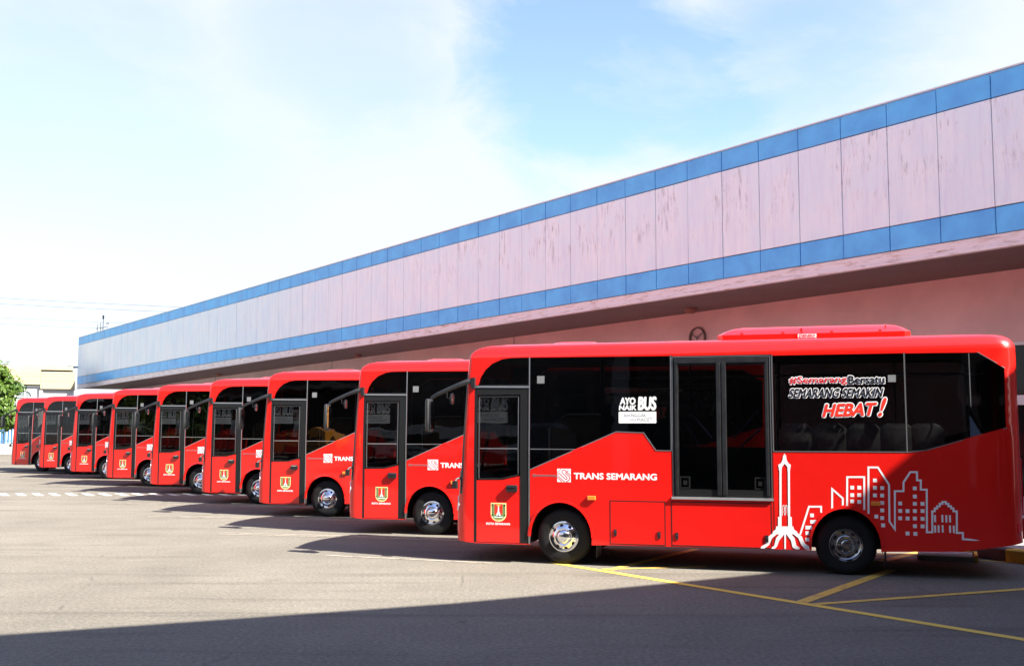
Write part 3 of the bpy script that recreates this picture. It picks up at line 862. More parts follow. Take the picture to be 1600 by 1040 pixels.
for p in ([(1.52, .12, 1.78), (1.72, .12, 1.50)], [(1.55, .16, 1.95), (1.86, .16, 1.58)], [(2.12, .14, 1.58), (2.42, .14, 1.92)], [(2.14, .12, 1.42), (2.44, .12, 1.70)]):
    m = MB(); m.tube(p, .013); m.build('grab_rail', RAIL, mid)
m = MB(); slab(m, rect(1.375, .845, 2.585, .874), .02, .03)
part('door_sill', m, CHECKER)

# bumper join, lamps, wipers, wing light on the front corner
for fr in (False, True):
    m = MB(); slab(m, [(-2.0, .70), (-1.42, .64), (-1.38, .72), (-1.46, .83), (-2.0, .84)], .012, .02, (), .05, fr)
    part('headlight', m, LAMP, smooth=True)
m = MB()
for fr in (False, True): slab(m, rect(-2.255, 1.02, -1.385, 1.15), .002, .02, (), .06, fr); slab(m, rect(-1.385, .86, -1.325, 2.40), .003, .02, (), .05, fr)
slab(m, rect(-2.255, .42, -1.75, .60), .004, .02); slab(m, rect(-2.255, .42, -1.75, .60), .004, .02, (), .1, True)
part('front_blackout', m, BLACK, smooth=True)
m = MB()
pb = M(-1.41, 1.02, .075); m.tube([M(-1.42, 1.06, .0), M(-1.42, 1.05, .05), pb], .014); m.box((pb[0] - .03, pb[1] - .03, .925), (pb[0] + .03, pb[1] + .03, 1.025))
part('front_marker_bracket', m, BLACK)
for wv in (.55, 1.2):
    m = MB(); m.tube([(-1.50, wv, 1.05), (-1.46, wv + .35, 1.75)], .012); m.tube([(-1.468, wv + .2, 1.38), (-1.44, wv + .5, 1.95)], .010)
    part('wiper', m, BLACK)
for fr in (False, True):
    m = MB(); slab(m, rect(5.47, .72, 5.66, 1.36), .02, .03, (), .06, fr); part('tail_light', m, REDLENS, bevel=.006)
m = MB()
for fr in (False, True): slab(m, rect(5.44, .46, 6.255, .68), .03, .04, (), .08, fr)
part('rear_bumper', m, RED, smooth=True)

# mirrors on long curved arms
for fr, nm in ((-1, 'mirror'), (1, 'mirror')):
    y = lambda w: w if fr < 0 else BW - w
    m = MB()
    m.tube([(-1.19, y(.02), 2.315), (-1.27, y(-.03), 2.305), (-1.40, y(-.06), 2.255), (-1.55, y(-.085), 2.19), (-1.66, y(-.10), 2.14), (-1.72, y(-.10), 2.105), (-1.745, y(-.10), 2.05)], [.037, .036, .031, .028, .026, .025, .026], 10, .6)
    m.box((-1.215, min(y(-.03), y(.05)), 2.22), (-1.165, max(y(-.03), y(.05)), 2.36))
    mr = part('mirror_arm', m, GREY, smooth=True)
    m = MB(); rr = []
    for z, a, b in ((2.085, .035, .05), (2.075, .05, .085), (2.02, .055, .095), (1.78, .055, .098), (1.68, .05, .09), (1.655, .03, .06)):
        rr.append([(-1.755 + a * cos(t * pi / 8) * (1 if cos(t * pi / 8) < 0 else .6), y(-.10) + b * sin(t * pi / 8), z) for t in range(16)])
    m.rings(rr); hs = m.build('mirror_housing', GREY, mr, smooth=True)
    m = MB(); m.box((-1.722, y(-.10) - .075, 1.70), (-1.716, y(-.10) + .075, 2.05)); m.build('mirror_glass', CHROME, mr)
# convex mirror under the arm
m = MB(); m.tube([(-1.52, -.08, 2.20), (-1.53, -.07, 2.10), (-1.47, -.06, 2.085)], .008)
m.rings([[(-1.46 + dx + .012 * cos(t * pi / 6) * q, -.06 + .035 * cos(t * pi / 6) * q, 2.085 + .075 * sin(t * pi / 6) * q) for t in range(12)] for dx, q in ((-.02, .5), (-.012, .95), (.01, 1.0))])
cvm = part('convex_mirror', m, GREY, smooth=True)
m = MB(); m.rings([[(-1.449 + .012 * cos(t * pi / 6) * q + dx, -.06 + .035 * cos(t * pi / 6) * q, 2.085 + .075 * sin(t * pi / 6) * q) for t in range(12)] for dx, q in ((0, .93), (.006, .5))]); m.build('mirror_glass', CHROME, cvm, smooth=True)

# roof: air conditioner and front hatch
def pod(m, x0, x1, y0, y1, z0, z1, fx0, fx1, fy, n=6):
    prof = [(0, z0), (0, z0 + (z1 - z0) * .45), (.35, z0 + (z1 - z0) * .72), (.75, z0 + (z1 - z0) * .93), (1, z1)]
    rr = []
    for k, z in prof:
        a0 = x0 + fx0 * k; a1 = x1 - fx1 * k; b0 = y0 + fy * k; b1 = y1 - fy * k; c = .07
        rr.append([(a0 + c, b0, z), (a1 - c, b0, z), (a1, b0 + c, z), (a1, b1 - c, z), (a1 - c, b1, z), (a0 + c, b1, z), (a0, b1 - c, z), (a0, b0 + c, z)])
    return m.rings(rr)
m = MB(); pod(m, 1.915, 4.205, .36, 1.69, 2.785, 2.965, .24, .20, .16)
ac = part('roof_air_conditioner', m, RED, smooth=True)
for a, b in (((2.93, .40, 2.912), (2.955, .62, 2.935)), ((3.92, .44, 2.93), (3.935, .6, 2.95))):
    m = MB(); m.box(a, b); m.build('cover_seam', DKRED, ac)
for u in (2.22, 2.72, 3.30, 3.86):
    m = MB(); m.box((u - .018, .375, 2.872), (u + .018, .40, 2.892)); m.build('cover_clip', BLACK, ac)
m = MB(); m.cur = 0; m.add([(2.90, .352, 2.815), (3.12, .352, 2.815), (3.12, .352, 2.858), (2.90, .352, 2.858), (2.90, .359, 2.815), (3.12, .359, 2.815), (3.12, .359, 2.858), (2.90, .359, 2.858)], [(0, 1, 2, 3), (0, 1, 5, 4), (2, 3, 7, 6), (1, 2, 6, 5), (0, 3, 7, 4)])
m.cur = 1
vs, fs = text_mesh('DENSO', .03, .1); X0 = min(v[0] for v in vs); X1 = max(v[0] for v in vs); Y1 = max(v[1] for v in vs); Y0 = min(v[1] for v in vs)
m.add([(2.915 + (a - X0) / (X1 - X0) * .19, .3505, 2.822 + (b - Y0) / (Y1 - Y0) * .03) for a, b, _ in vs], fs)
m.build('maker_plate', [WHITE, DKRED], ac)
m = MB(); pod(m, -.27, .35, .45, 1.55, 2.79, 2.836, .05, .05, .06); part('roof_hatch', m, RED, smooth=True)

# wheels
TYRE = [(.185, .03), (.20, .0), (.255, -.006), (.305, -.002), (.328, .010), (.343, .03), (.345, .06), (.345, .155), (.340, .18), (.32, .2), (.22, .2), (.19, .18)]
def wheel(cx, near, rear):
    sg = 1 if near else -1; cy = .055 if near else BW - .055
    if rear and near: cy = .075
    c = (cx, cy, .345)
    def L(m, prof, n=44): m.lathe([(r, sg * h) for r, h in prof], n, 'y', c)
    m = MB(); L(m, TYRE)
    for k in range(56):
        a = 2 * pi * k / 56
        for h0, h1 in ((.035, .075), (.115, .16)):
            M4 = Matrix.Translation(c) @ Matrix.Rotation(-a, 4, 'Y')
            m.box((.3435, sg * h0, -.010), (.3495, sg * h1, .010), M4)
    wh = part('wheel', m, RUBBER, smooth=True)
    m = MB()
    if not rear:
        L(m, [(.192, .028), (.190, .004), (.180, .002), (.174, .014), (.165, .022), (.150, .010), (.125, -.008), (.105, -.018), (.092, -.012), (.086, -.020), (.07, -.040), (.055, -.046), (.052, -.052), (.03, -.058), (.0, -.059)])
    else:
        L(m, [(.195, .028), (.193, -.006), (.184, -.008), (.178, .012), (.170, .04), (.150, .052), (.112, .050), (.108, .034), (.100, .030), (.094, .05), (.06, .056), (.055, .03), (.045, .024), (.0, .022)])
    rm = m.build('rim', STEEL if rear else CHROME, wh, smooth=True)
    for k in range(8):
        m = MB()
        a = 2 * pi * k / 8 + .2
        r0, r1 = (.128, .158)
        h = (lambda r: -.0135 + (r - .115) * .62) if not rear else (lambda r: .0485 + 0 * r)
        P = []
        for q in range(14):
            t = 2 * pi * q / 14
            rr_ = (r0 + r1) / 2 + (r1 - r0) / 2 * sin(t); aa = a + .17 * cos(t)
            P.append((c[0] + rr_ * cos(aa), c[1] + sg * (h(rr_) - .004 if not rear else .0465), c[2] + rr_ * sin(aa)))
        m.add(P, [tuple(range(14))])
        m.build('rim_hole', DARK, wh)
    if rear:
        for k in range(6):
            m = MB()
            a = 2 * pi * k / 6
            m.lathe([(.0, sg * .022), (.011, sg * .024), (.011, sg * .05)], 8, 'y', (c[0] + .078 * cos(a), c[1], c[2] + .078 * sin(a)))
            m.build('wheel_nut', CHROME, wh, smooth=True)
    if rear:
        m = MB(); m.lathe([(r, sg * (h + .22)) for r, h in TYRE], 32, 'y', c); m.build('inner_tyre', RUBBER, wh, smooth=True)
for cx, rear in ((0., False), (3.397, True)):
    wheel(cx, True, rear); wheel(cx, False, rear)

# cabin
m = MB(); m.box((-1.25, .06, .50), (-.46, BW - .06, .56)); m.box((-.459, .08, .81), (1.38, BW - .08, .84)); m.box((2.6, .08, .81), (5.25, BW - .08, .84)); m.box((1.381, .5, .81), (2.599, BW - .08, .84)); m.box((1.381, .08, .60), (2.599, .499, .63))
cabin = part('cabin_floor', m, FLOOR)
m = MB(); m.box((-1.0, .12, 2.60), (5.2, BW - .12, 2.615)); part('ceiling_lining', m, CABIN)
m = MB(); m.box((-1.40, .15, .95), (-1.02, BW - .15, 1.12)); m.box((-1.30, .2, .56), (-1.05, BW - .2, .96))
part('dashboard', m, BLACK, bevel=.03)
m = MB(); R_ = .21; P = []
for k in range(25):
    a = 2 * pi * k / 24; P.append((-.86 + R_ * .55 * cos(a), 1.52 + R_ * sin(a), 1.17 + R_ * .8 * cos(a)))
m.tube(P, .016); m.tube([(-1.05, 1.52, .98), (-.86, 1.52, 1.17)], .03)
part('steering_wheel', m, BLACK, smooth=True)
def seat(m, x, y, rz, zf=.80, top=.95):
    T = Matrix.Translation((x, y, zf)) @ Matrix.Rotation(rz, 4, 'Z')
    def rbox(x0, x1, y0, y1, z0, z1, lean=0):
        rr = []
        for f in (0, .06, .5, .86, .95, 1.0):
            z = z0 + (z1 - z0) * f; k = 1 - max(0, (f - .80) / .2) ** 2 * .5; dx = lean * f
            cx, cy = (x0 + x1) / 2 + dx, (y0 + y1) / 2; hx, hy = (x1 - x0) / 2 * (.6 + .4 * k), (y1 - y0) / 2 * k
            rr.append([tuple(T @ Vector((cx + sx * hx, cy + sy * hy, z))) for sx, sy in ((-1, -.8), (-.7, -1), (.7, -1), (1, -.8), (1, .8), (.7, 1), (-.7, 1), (-1, .8))])
        m.rings(rr)
    m.cur = 0; rbox(-.22, .22, -.21, .21, .32, .44); rbox(-.05, .05, -.05, .05, 0, .32)
    m.cur = 1; rbox(.15, .26, -.205, .205, .40, top, .05)
for i, u in enumerate((2.86, 3.25, 3.64, 4.00, 4.32)):
    m = MB(); seat(m, u, .42, -pi / 2, .84, .925); part('passenger_seat', m, [SEAT, COVER], smooth=True)
for i, u in enumerate((.6, 1.05, 2.9, 3.4, 3.9)):
    m = MB(); seat(m, u, 1.65, pi / 2, .84, .86); part('passenger_seat', m, [SEAT, SEAT], smooth=True)
m = MB(); seat(m, -.35, 1.50, 0, .84, .85); part('driver_seat', m, [SEAT, COVER], smooth=True)
m = MB(); m.add([(-.17, .10, .82), (.50, .10, .82), (.50, .10, 1.86), (.05, .10, 1.86), (-.17, .10, 1.70), (-.17, .13, .82), (.50, .13, .82), (.50, .13, 1.86), (.05, .13, 1.86), (-.17, .13, 1.70)],
      [(0, 1, 2, 3, 4), (5, 6, 7, 8, 9), (0, 1, 6, 5), (1, 2, 7, 6), (2, 3, 8, 7), (3, 4, 9, 8), (4, 0, 5, 9)])
part('door_partition', m, BOARD)
m = MB(); m.tube([(-.19, .09, .82), (-.19, .09, 1.70), (.04, .09, 1.88), (.51, .09, 1.88)], .013); part('grab_rail', m, SILVER, smooth=True)
for p in ([(.45, .3, .8), (.45, .3, 2.59)], [(2.62, .4, .8), (2.62, .4, 2.59)], [(.6, .45, 2.35), (5.0, .45, 2.35)]):
    m = MB(); m.tube(p, .015); part('grab_rail', m, SILVER, smooth=True)

# ---------------------------------------------------------------- nine of them
LABELS = ['nearest red city bus, whole side, wheels and white skyline drawing in view',
          'second red city bus in the row, parked directly behind the nearest one',
          'third red city bus in the row counted from the nearest bus',
          'fourth red city bus in the row counted from the nearest bus',
          'middle red city bus of the nine, four parked before it and four beyond it',
          'sixth red city bus in the row, fourth counted from the far end',
          'third red city bus counted from the far left end of the row',
          'red city bus standing right beside the farthest one, second from the far end',
          'farthest red city bus, at the left end of the row nearest the green tree']
POSE = [(.637, 13.513, 16.59), (-1.283, 17.092, 13.8), (-3.54, 20.45, 12.6), (-5.625, 23.75, 13.6), (-7.916, 27.121, 12.3),
        (-10.38, 30.545, 14.5), (-13.153, 34.677, 15.6), (-15.723, 38.061, 17.6), (-17.835, 40.408, 19.0)]
def copy_tree(o, parent=None):
    c = o.copy(); COL.objects.link(c)
    if parent: c.parent = parent
    for ch in kids[o.name]: copy_tree(ch, c)
    return c
kids = {}
for o in bpy.data.objects: kids.setdefault(o.name, [])
for o in bpy.data.objects:
    if o.parent: kids[o.parent.name].append(o)
tag(bus, LABELS[0], 'bus', 'red city buses parked in a slanting row')
for i, (x, y, a) in enumerate(POSE):
    b = bus if i == 0 else copy_tree(bus)
    b.location = (x, y, 0); b.rotation_euler = (0, 0, -radians(a)); b['label'] = LABELS[i]
# pale bay lines on the ground beside each bus
ml = MB()
for i, (x, y, a) in enumerate(POSE):
    t = radians(a); d = Vector((cos(t), -sin(t))); n = Vector((sin(t), cos(t))); p = Vector((x, y))
    if i > 0:
        for w in (-.42, -.60): strip(ml, p - d * 3.4 + n * w, p + d * 5.0 + n * w, .07, .004 + .0002 * i)
    else:
        strip(ml, p - d * 3.3 + n * .05, p - d * .9 + n * -.1, .07, .004)
    strip(ml, p - d * 1.0 + n * 1.0 if i else p, p + d * .01 + n * 1.0 if i else p + d * .01, .01, .004)
tag(ml.build('bay_marking', CREAM_P), kind='structure')

# ================================================================== LONG BUILDING
BO = (9.7465, 21.1235); E1 = (-.6047, .7964)
bld = empty('long_building', (BO[0], BO[1], 0), atan2(E1[1], E1[0]))       # local x along the front, local y towards the yard
tag(bld, 'long low building with a white and blue panelled fascia above the parked buses', 'building')
K0, K1 = -24, 55
PW = 1.2
ht = lambda t: 8.879 - .0165 * t
hb = lambda t: 5.580 - .0158 * t
def band(f0, f1, g0, g1, material, name, th=.03):
    m = MB()
    for k in range(K0, K1):
        a, b = k * PW + .009, (k + 1) * PW - .009
        ja, jb, jc = (random.uniform(-.004, .004) for _ in range(3))
        z = lambda t, f, g: hb(t) + (ht(t) - hb(t)) * f + g
        A = [(a, ja, z(a, f0, g0)), (b, jb, z(b, f0, g0)), (b, jb + jc, z(b, f1, g1)), (a, ja + jc, z(a, f1, g1))]
        ii = .012
        mid_ = [(a + ii, .006, A[0][2] + ii), (b - ii, .006, A[1][2] + ii), (b - ii, .006, A[2][2] - ii), (a + ii, .006, A[3][2] - ii)]
        Bk = [(x, y - th, zz) for x, y, zz in A]
        m.add(A + [(x, A[i][1] + y, zz) for i, (x, y, zz) in enumerate(mid_)] + Bk,
              [(4, 5, 6, 7), (0, 1, 5, 4), (1, 2, 6, 5), (2, 3, 7, 6), (3, 0, 4, 7), (8, 9, 1, 0), (9, 10, 2, 1), (10, 11, 3, 2), (11, 8, 0, 3)])
    return m.build(name, material, bld)
band(.842, 1, .012, 0, PBLUE, 'upper_blue_panelling')
band(.163, .842, .012, -.010, PANEL, 'white_panelling')
band(0, .163, 0, -.010, PBLUE, 'lower_blue_panelling')
ta, tb = K0 * PW, K1 * PW
def quadprism(m, y0, y1, z0, z1):           # z0,z1 functions of t
    m.add([(ta, y0, z0(ta)), (tb, y0, z0(tb)), (tb, y1, z0(tb)), (ta, y1, z0(ta)), (ta, y0, z1(ta)), (tb, y0, z1(tb)), (tb, y1, z1(tb)), (ta, y1, z1(ta))],
          [(0, 1, 2, 3), (4, 5, 6, 7), (0, 1, 5, 4), (1, 2, 6, 5), (2, 3, 7, 6), (3, 0, 4, 7)])
m = MB(); quadprism(m, -.20, -.034, lambda t: hb(t) + .02, lambda t: ht(t) - .03); m.build('panel_backing', BACKING, bld)
m = MB(); quadprism(m, -.06, .03, lambda t: ht(t) + .003, lambda t: ht(t) + .035); m.build('coping', WFRAME, bld)
m = MB(); quadprism(m, -.14, -.02, lambda t: hb(t) - .24, lambda t: hb(t) - .012); quadprism(m, -.14, .03, lambda t: hb(t) - .30, lambda t: hb(t) - .243); m.build('flashing', TRIM, bld)
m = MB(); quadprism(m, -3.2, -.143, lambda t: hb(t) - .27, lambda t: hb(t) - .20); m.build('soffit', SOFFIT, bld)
m = MB(); quadprism(m, -16, -3.2, lambda t: 0, lambda t: hb(t) - .271); m.build('wall', WALLM, bld)
m = MB(); quadprism(m, -16, -.21, lambda t: hb(t) - .199, lambda t: ht(t) - .5); m.build('roof', ROOFG, bld)
# expansion joints on the wall
for t in (20.2, 34.5, 49):
    m = MB(); m.box((t - .012, -3.199, 2.2), (t + .012, -3.19, hb(t) - .28)); m.build('wall_joint', BACKING, bld)
for t, y in ((10.5, -2.3), (30.2, -2.2), (46, -2.2), (-2, -2.2)):
    z = hb(t) - .27
    m = MB(); m.lathe([(.17, .0), (.18, -.05), (.16, -.10), (.11, -.15), (0, -.165)], 20, 'z', (t, y, z)); m.build('soffit_lamp', mat('soffit_lamp_dome', (.30, .13, .10), .5), bld, smooth=True)
# round vent on the wall
m = MB()
tv = (5.59 - BO[0]) * E1[0] + (31.85 - BO[1]) * E1[1]; zv = 4.36
P = [(tv + .30 * cos(2 * pi * k / 28), -3.13, zv + .30 * sin(2 * pi * k / 28)) for k in range(29)]
m.tube(P, .02); m.tube([(x, -3.18, z) for x, _, z in P], .02)
for k in range(3): a = k * 2 * pi / 3 + .5; m.tube([(tv, -3.12, zv), (tv + .3 * cos(a), -3.13, zv + .3 * sin(a))], .014)
m.lathe([(0, .03), (.03, .03), (.03, -.03), (0, -.03)], 12, 'y', (tv, -3.14, zv))
m.build('wall_fan', mat('fan_grey', (.22, .16, .15), .5), bld, smooth=True)
# dark shopfront at the right end
m = MB(); m.box((-9, -3.199, .15), (2.6, -3.16, 3.55)); sf = m.build('shopfront', DGLASS, bld)
m = MB(); m.box((-9.05, -3.199, 3.55), (2.66, -3.12, 3.63)); m.box((-9, -3.159, 2.20), (2.6, -3.12, 2.42)); m.box((2.6, -3.199, .15), (2.66, -3.12, 3.55))
for t in (-7.5, -5.5, -3.5, -1.5, .5): m.box((t, -3.159, .15), (t + .06, -3.13, 2.2)); m.box((t, -3.159, 2.42), (t + .06, -3.13, 3.55))
m.build('shopfront_frame', WFRAME, sf)
# lamp arm at the far end
m = MB(); m.tube([(tb - .1, .03, 5.74), (tb + .35, .2, 5.76), (tb + 1.05, .35, 5.80)], [.05, .07, .09]); m.build('lamp_arm', mat('lamp_arm_teal', (.06, .16, .2), .5), bld, smooth=True)
# small aerial on the roof
aer = empty('roof_aerial', (-27.3, 70.6, 7.2)); tag(aer, 'small thin aerial on the far left end of the long roof', 'aerial')
m = MB(); m.tube([(0, 0, 0), (0, 0, 1.75)], .025); m.build('mast', GREY, aer)
m = MB(); m.tube([(-.45, 0, .95), (.35, 0, 1.1)], .02); m.tube([(-.30, -.1, 1.3), (-.42, .1, .75)], .02); m.tube([(-.12, -.1, 1.35), (-.2, .1, .8)], .02); m.tube([(.2, 0, 1.3), (.4, 0, 1.3)], .03); m.box((-.05, -.04, 1.6), (.05, .04, 1.85)); m.build('elements', GREY, aer)

# raised walk with painted kerb behind the buses
KE = [(11.0, 6.9), (7.2, 12.5), (6.33, 13.80), (5.98, 14.8), (2.9, 20.0), (1.0, 23.5), (-31.5, 66.3)]
m = MB(); back = [(KE[0][0] + 14, KE[0][1] + 8), (-22, 73)]
top = KE + [back[1], back[0]]
m.add([(x, y, .15) for x, y in top] + [(x, y, -.02) for x, y in top], [tuple(range(len(top)))] + [(i, i + 1, len(top) + i + 1, len(top) + i) for i in range(len(KE) - 1)])
tag(m.build('pavement', CONC), kind='structure')
m = MB(); k = 0
for i in range(len(KE) - 1):
    a = Vector(KE[i]); b = Vector(KE[i + 1]); L = (b - a).length; d = (b - a) / L; n = Vector((d.y, -d.x)); n = n if n.x + n.y > 0 else -n
    s = 0.
    if i in (1, 2, 3): k = 0                       # the pattern starts afresh at the bend
    while s < L - 1e-3:
        e = min(s + ((.70, .93) if i == 1 else (2.1, .30) if i == 2 else (.9, .72))[k % 2], L); m.cur = k % 2
        p, q = a + d * s, a + d * e
        fo, bo = -n * .012, n * .16
        m.add([(*(p + fo), 0.002), (*(q + fo), 0.002), (*(q + fo), .150), (*(p + fo), .150), (*(p + fo + n * .02), .166), (*(q + fo + n * .02), .166), (*(q + bo), .166), (*(p + bo), .166)],
              [(0, 1, 2, 3), (3, 2, 5, 4), (4, 5, 6, 7)])
        s = e; k += 1
o = m.build('kerb', [KBLK, KYEL]); tag(o, kind='structure')
# white lattice grate lying at the kerb
gr = empty('kerb_ramp_grate', (5.70, 14.12, 0), radians(-22)); tag(gr, 'white lattice grate with a yellow rim lying by the kerb under the nearest bus', 'grate')
m = MB()
for k in range(5): m.box((-.33 + k * .15, -.24, .035), (-.29 + k * .15, .24, .055))
for k in range(4): m.box((-.33, -.24 + k * .145, .0555), (.31, -.20 + k * .145, .070))
m.build('lattice', WFRAME, gr)
m = MB(); m.box((-.35, -.262, .004), (.33, -.245, .06)); m.box((-.36, -.262, .004), (-.335, .262, .06)); m.build('rim', CONC, gr)
m = MB(); m.box((.332, -.262, .004), (.37, .262, .085)); m.box((-.30, .246, .004), (.331, .275, .085)); m.build('yellow_rim', KYEL, gr)

# ================================================================== CANOPY THAT SHADES THE FOREGROUND (right of and behind the camera)
can = empty('forecourt_canopy', (10, 0, 0)); tag(can, 'wide forecourt canopy joined to the long building, shading the foreground', 'canopy')
H8 = 8.9; K = H8
edge_g = [(-16.0, 4.1), (-4.276, 9.061), (-.623, 10.62), (1.14, 11.63), (2.96, 12.72)]
sx, sy = .967, -.538
edge = [(x + sx * K, y + sy * K) for x, y in edge_g] + [(11.98, 8.51), (12.6, 10.2)]
poly = edge + [(19.2, 8.8), (34, -14), (-12, -14)]
poly = [(x - 10, y) for x, y in poly]
m = MB(); P, F = tri(poly); n = len(poly)
m.add([(x, y, H8) for x, y in P], F); m.add([(x, y, H8 - .35) for x, y in P], F)
m.add([(x, y, H8) for x, y in poly] + [(x, y, H8 - .35) for x, y in poly], [(i, (i + 1) % n, n + (i + 1) % n, n + i) for i in range(n)])
m.build('roof', WFRAME, can)
for x, y in ((-19, -7), (-8, -8), (2, -8), (12, -8), (-2.5, -2.5), (4, 1)):
    m = MB(); m.box((x - .3, y - .3, 0), (x + .3, y + .3, H8 - .352)); m.build('column', WWALL, can, bevel=.03)
m = MB(); m.box((-35, -14.4, 0), (23, -14.0, H8 - .36)); m.box((16.4, -14, 0), (16.8, -2.2, H8 - .36))  # unseen walls added so bus glass and paint mirror dark instead of sky
m.build('added_rear_wall', mat('added_dark_wall', (.12, .115, .115), .8, var=(.4, .2)), can)
for k in range(7):  # shutters added on the unseen wall to vary the window reflections
    m = MB(); m.box((-33 + k * 7.6, -13.99, .1), (-28 + k * 7.6, -13.94, 4.6)); m.build('added_shutter', mat('shutter_grey', (.05, .052, .055), .5, var=(1, .2)), can)

# bus windows mirror these: coaches, trees, and a shed added to darken the glass
sh = empty('added_shed', (-50, -20, 0)); tag(sh, 'long dark shed added behind the camera to darken the window reflections', 'shed')
m = MB(); m.box((-40, -8, 0), (26, 0, 8.6)); m.build('wall', mat('shed_dark', (.05, .05, .052), .8, var=(.3, .3)), sh)
for k in range(11):
    m = MB(); m.box((-38 + k * 5.8, .004, .1), (-34.2 + k * 5.8, .03, 5.2)); m.build('bay_opening', BLACK, sh)
m = MB(); m.box((-40, 0, 6.6), (26, 1.2, 6.9)); m.build('eaves', mat('shed_eaves', (.30, .30, .29), .6), sh)
def coach(x, y, rz, col, name_, label):
    c = empty('coach', (x, y, 0), rz); tag(c, label, 'coach')
    m = MB(); pr = [(-4.6, .4), (4.6, .4), (4.75, 1.2), (4.6, 3.0), (4.2, 3.25), (-4.3, 3.25), (-4.65, 2.9), (-4.75, 1.2)]
    m.add([(a, -1.2, z) for a, z in pr] + [(a, 1.2, z) for a, z in pr], [tuple(range(8)), tuple(range(15, 7, -1))] + [(i, (i + 1) % 8, 8 + (i + 1) % 8, 8 + i) for i in range(8)])
    m.build('body', mat(name_, col, .3, coat=.6), c, bevel=.08)
    m = MB(); m.box((-4.3, 1.195, 1.65), (4.35, 1.215, 2.75)); m.build('window_band', DGLASS, c)
    m = MB(); m.box((-4.4, 1.195, .9), (4.4, 1.21, 1.15)); m.build('stripe', mat('coach_stripe', (.1, .1, .11), .4), c)
    for wx in (-2.8, 2.6):
        m = MB(); m.lathe([(0, -.1), (.46, -.1), (.48, 0), (.46, .1), (.26, .11), (0, .08)], 24, 'y', (wx, 1.15, .48)); m.build('wheel', RUBBER, c, smooth=True)
coach(-17.5, -9, .05, (.72, .72, .70), 'coach_white', 'white coach parked across the yard behind the camera')
coach(-28.5, -9.5, .02, (.75, .30, .03), 'coach_orange', 'orange coach parked across the yard behind the camera')
# ================================================================== FAR LEFT: house, fence, tree, cables
hs = empty('cream_house', (-30.4, 68, 0), radians(22.5)); tag(hs, 'pale house with cream yellow cladding and an arched window, beyond the yard', 'house')
m = MB(); m.box((-9, 0, 0), (2.2, 2.8, 4.20)); m.build('wall', WWALL, hs)
m = MB(); m.box((-9, -.25, 4.32), (.2, 2.9, 5.30)); m.box((.21, -.25, 4.06), (2.25, 2.9, 5.14)); m.box((-9, .3, 5.301), (2.1, 2.9, 5.55))
m.build('cladding', YWALL, hs)
m = MB()
for z in (4.55, 4.8, 5.0): m.box((-9, -.258, z), (2.2, -.252, z + .02))
m.build('cladding_joint', mat('cladding_line', (.25, .21, .13), .7), hs)
m = MB(); A = [(-1.12, 2.4), (-.25, 2.4), (-.25, 3.5)] + [(-.685 + .435 * cos(a * pi / 10), 3.5 + .45 * sin(a * pi / 10)) for a in range(1, 10)] + [(-1.12, 3.5)]
m.add([(x, -.03, z) for x, z in A], [tuple(range(len(A)))]); aw = m.build('arched_window', mat('pale_pane', (.16, .19, .20), .15), hs)
m = MB(); m.tube([(x, -.05, z) for x, z in A] + [(A[0][0], -.05, A[0][1])], .045); m.tube([(-.685, -.05, 2.4), (-.685, -.05, 3.94)], .025)
for z in (2.75, 3.1, 3.5): m.tube([(-1.12, -.05, z), (-.25, -.05, z)], .02)
m.build('window_frame', mat('grey_frame', (.4, .42, .43), .5), aw)
for a_, b_ in ((.15, .35), (-1.75, -1.50)):
    m = MB(); m.box((a_, -.16, 0), (b_, -.001, 4.05)); m.build('pilaster', WWALL, hs)
wl = MB(); wl.box((-62, 64.2, 0), (-22.5, 64.5, .62)); tag(wl.build('yard_wall', WWALL), 'low white wall under the blue picket fence at the far left', 'wall')
fn = empty('picket_fence', (-31, 64.3, .62)); tag(fn, 'blue and white picket fence on the low wall at the far left', 'fence')
m = MB()
for k in range(90): m.box((-12 + k * .2, -.03, 0), (-11.91 + k * .2, .03, 1.0))
p = m.build('pickets', FENCEB, fn); p['kind'] = 'stuff'
m = MB(); m.box((-12, .031, .15), (6, .08, .22)); m.box((-12, .031, .85), (6, .08, .93)); m.build('rail', WFRAME, fn)
for k in range(7):
    m = MB(); m.box((-12 + k * 3, -.09, 0), (-11.82 + k * 3, .10, 1.15)); m.build('post', WWALL, fn)
# pale street and far wall behind the fence
m = MB(); m.box((-80, 90, 0), (-36, 90.4, 3.0)); tag(m.build('street_wall', WWALL), 'plain white street wall far behind the fence', 'wall')

def leafmat():
    m = bpy.data.materials.new('leaf_green'); m.use_nodes = True
    t = m.node_tree; b = t.nodes['Principled BSDF']
    c = N(t, 'ShaderNodeTexCoord'); n = noise(t, c.outputs['Object'], 1.1, 4, .6)
    r = N(t, 'ShaderNodeValToRGB')
    r.color_ramp.elements[0].position = .35; r.color_ramp.elements[0].color = (.035, .085, .010, 1)
    r.color_ramp.elements[1].position = .68; r.color_ramp.elements[1].color = (.12, .20, .025, 1)
    t.links.new(n.outputs['Fac'], r.inputs[0]); t.links.new(r.outputs[0], b.inputs['Base Color'])
    b.inputs['Roughness'].default_value = .5
    tl = N(t, 'ShaderNodeBsdfTranslucent'); t.links.new(r.outputs[0], tl.inputs[0])
    mx = N(t, 'ShaderNodeMixShader'); mx.inputs[0].default_value = .35
    o = t.nodes['Material Output']
    t.links.new(b.outputs[0], mx.inputs[1]); t.links.new(tl.outputs[0], mx.inputs[2]); t.links.new(mx.outputs[0], o.inputs[0])
    return m
LEAF = leafmat()
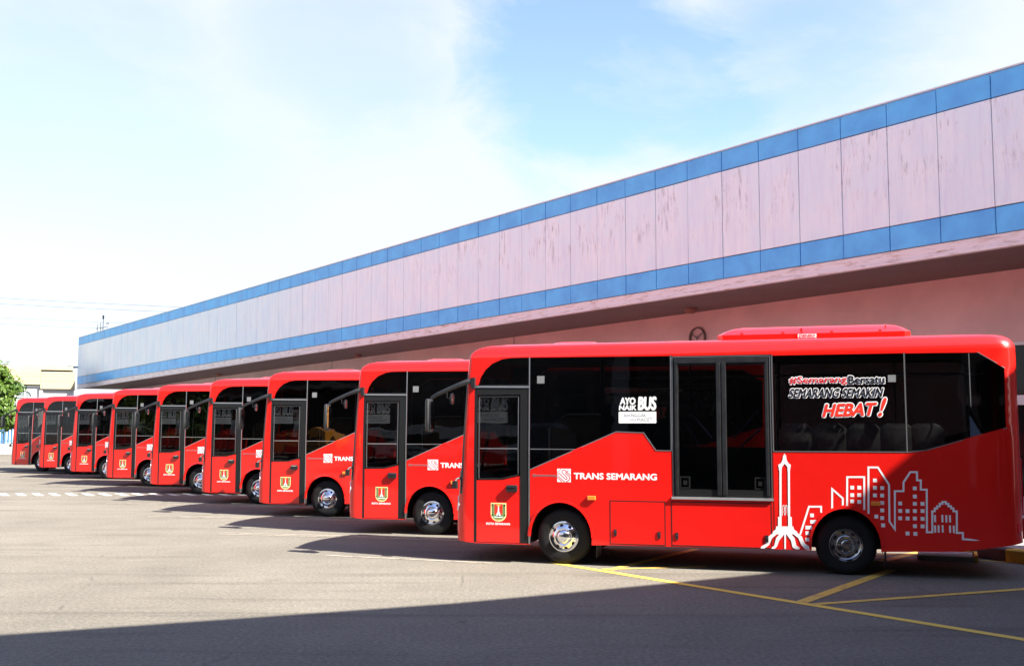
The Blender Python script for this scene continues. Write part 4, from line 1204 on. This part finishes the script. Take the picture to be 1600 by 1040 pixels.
def tree(x, y, h, r, label, nclump=70, nleaf=130, size=.16, zc=.62):
    tr = empty('leafy_tree', (x, y, 0)); tag(tr, label, 'tree')
    m = MB(); m.tube([(0, 0, 0), (.08, 0, h * .2), (0, .05, h * .42), (.05, 0, h * .72)], [.20, .16, .12, .05], 10)
    for k in range(7):
        a = k * 2.4; z = h * (.28 + .05 * k); m.tube([(0, 0, z), (r * .35 * cos(a), r * .35 * sin(a), z + h * .12), (r * .7 * cos(a), r * .7 * sin(a), z + h * .2)], [.07, .05, .02], 6)
    m.build('trunk', BARK, tr, smooth=True)
    m = MB(); rg = random.Random(int(x * 10))
    for c in range(nclump):
        while True:
            d = Vector((rg.uniform(-1, 1), rg.uniform(-1, 1), rg.uniform(-1, 1)))
            if .15 < d.length < 1: break
        lump = 1 + .18 * sin(d.x * 5 + x) * cos(d.z * 6)
        C = Vector((d.x * r * lump, d.y * r * lump, h * zc + d.z * h * (1 - zc) * lump)); cr = rg.uniform(.28, .6) * r * .42
        for l in range(nleaf):
            q = Vector((rg.gauss(0, .5), rg.gauss(0, .5), rg.gauss(0, .42))) * cr
            n = (q.normalized() + Vector((rg.uniform(-.8, .8), rg.uniform(-.8, .8), rg.uniform(0, 1)))).normalized()
            a = n.orthogonal().normalized(); a.rotate(Matrix.Rotation(rg.uniform(0, 6.3), 3, n)); b = n.cross(a); s = size * rg.uniform(.6, 1.3)
            p = C + q
            m.add([p - a * s, p + b * s * .45, p + a * s, p - b * s * .45], [(0, 1, 2, 3)])
    me = bpy.data.meshes.new('crown'); me.from_pydata(m.v, [], m.f); me.materials.append(LEAF)
    o = bpy.data.objects.new('crown', me); COL.objects.link(o); o.parent = tr
    return tr
tree(-30.8, 60.5, 5.35, 2.35, 'bright green leafy tree at the left edge beside the farthest bus', 230, 190, .17, .6)

tree(-41, -9, 7.5, 2.9, 'dark leafy tree across the yard, next to the orange coach', 60, 80, .26, .6)
tree(-58, -8, 8.0, 3.2, 'dark leafy tree at the far end of the added shed', 60, 80, .26, .6)
# overhead cables
def cable(pts, r, label, material=CABLE, sag=.25):
    a, b = Vector(pts[0]), Vector(pts[1]); P = []
    for k in range(17):
        t = k / 16; p = a.lerp(b, t); p.z -= sag * 4 * t * (1 - t); P.append(tuple(p))
    m = MB(); m.tube(P, r, 6); o = m.build('power_line', material); o['label'] = label; o['category'] = 'cable'; o['group'] = 'overhead cables at the left'
cable([(-42, 66, 10.3), (-5, 72, 9.2)], .015, 'topmost thin overhead cable in the sky at the left')
cable([(-42, 66, 9.9), (-5, 72, 8.9)], .015, 'second thin overhead cable, just below the topmost one')
cable([(-42, 66, 9.0), (-5, 72, 8.1)], .012, 'third thin overhead cable, running behind the roof aerial')
cable([(-42, 66, 8.6), (-5, 72, 7.7)], .012, 'lowest thin overhead cable passing under the aerial')
cable([(-44, 72, 6.25), (-30.6, 74.0, 5.78)], .05, 'thick blue cable above the cream house, ending at the lamp arm', BCABLE, .12)
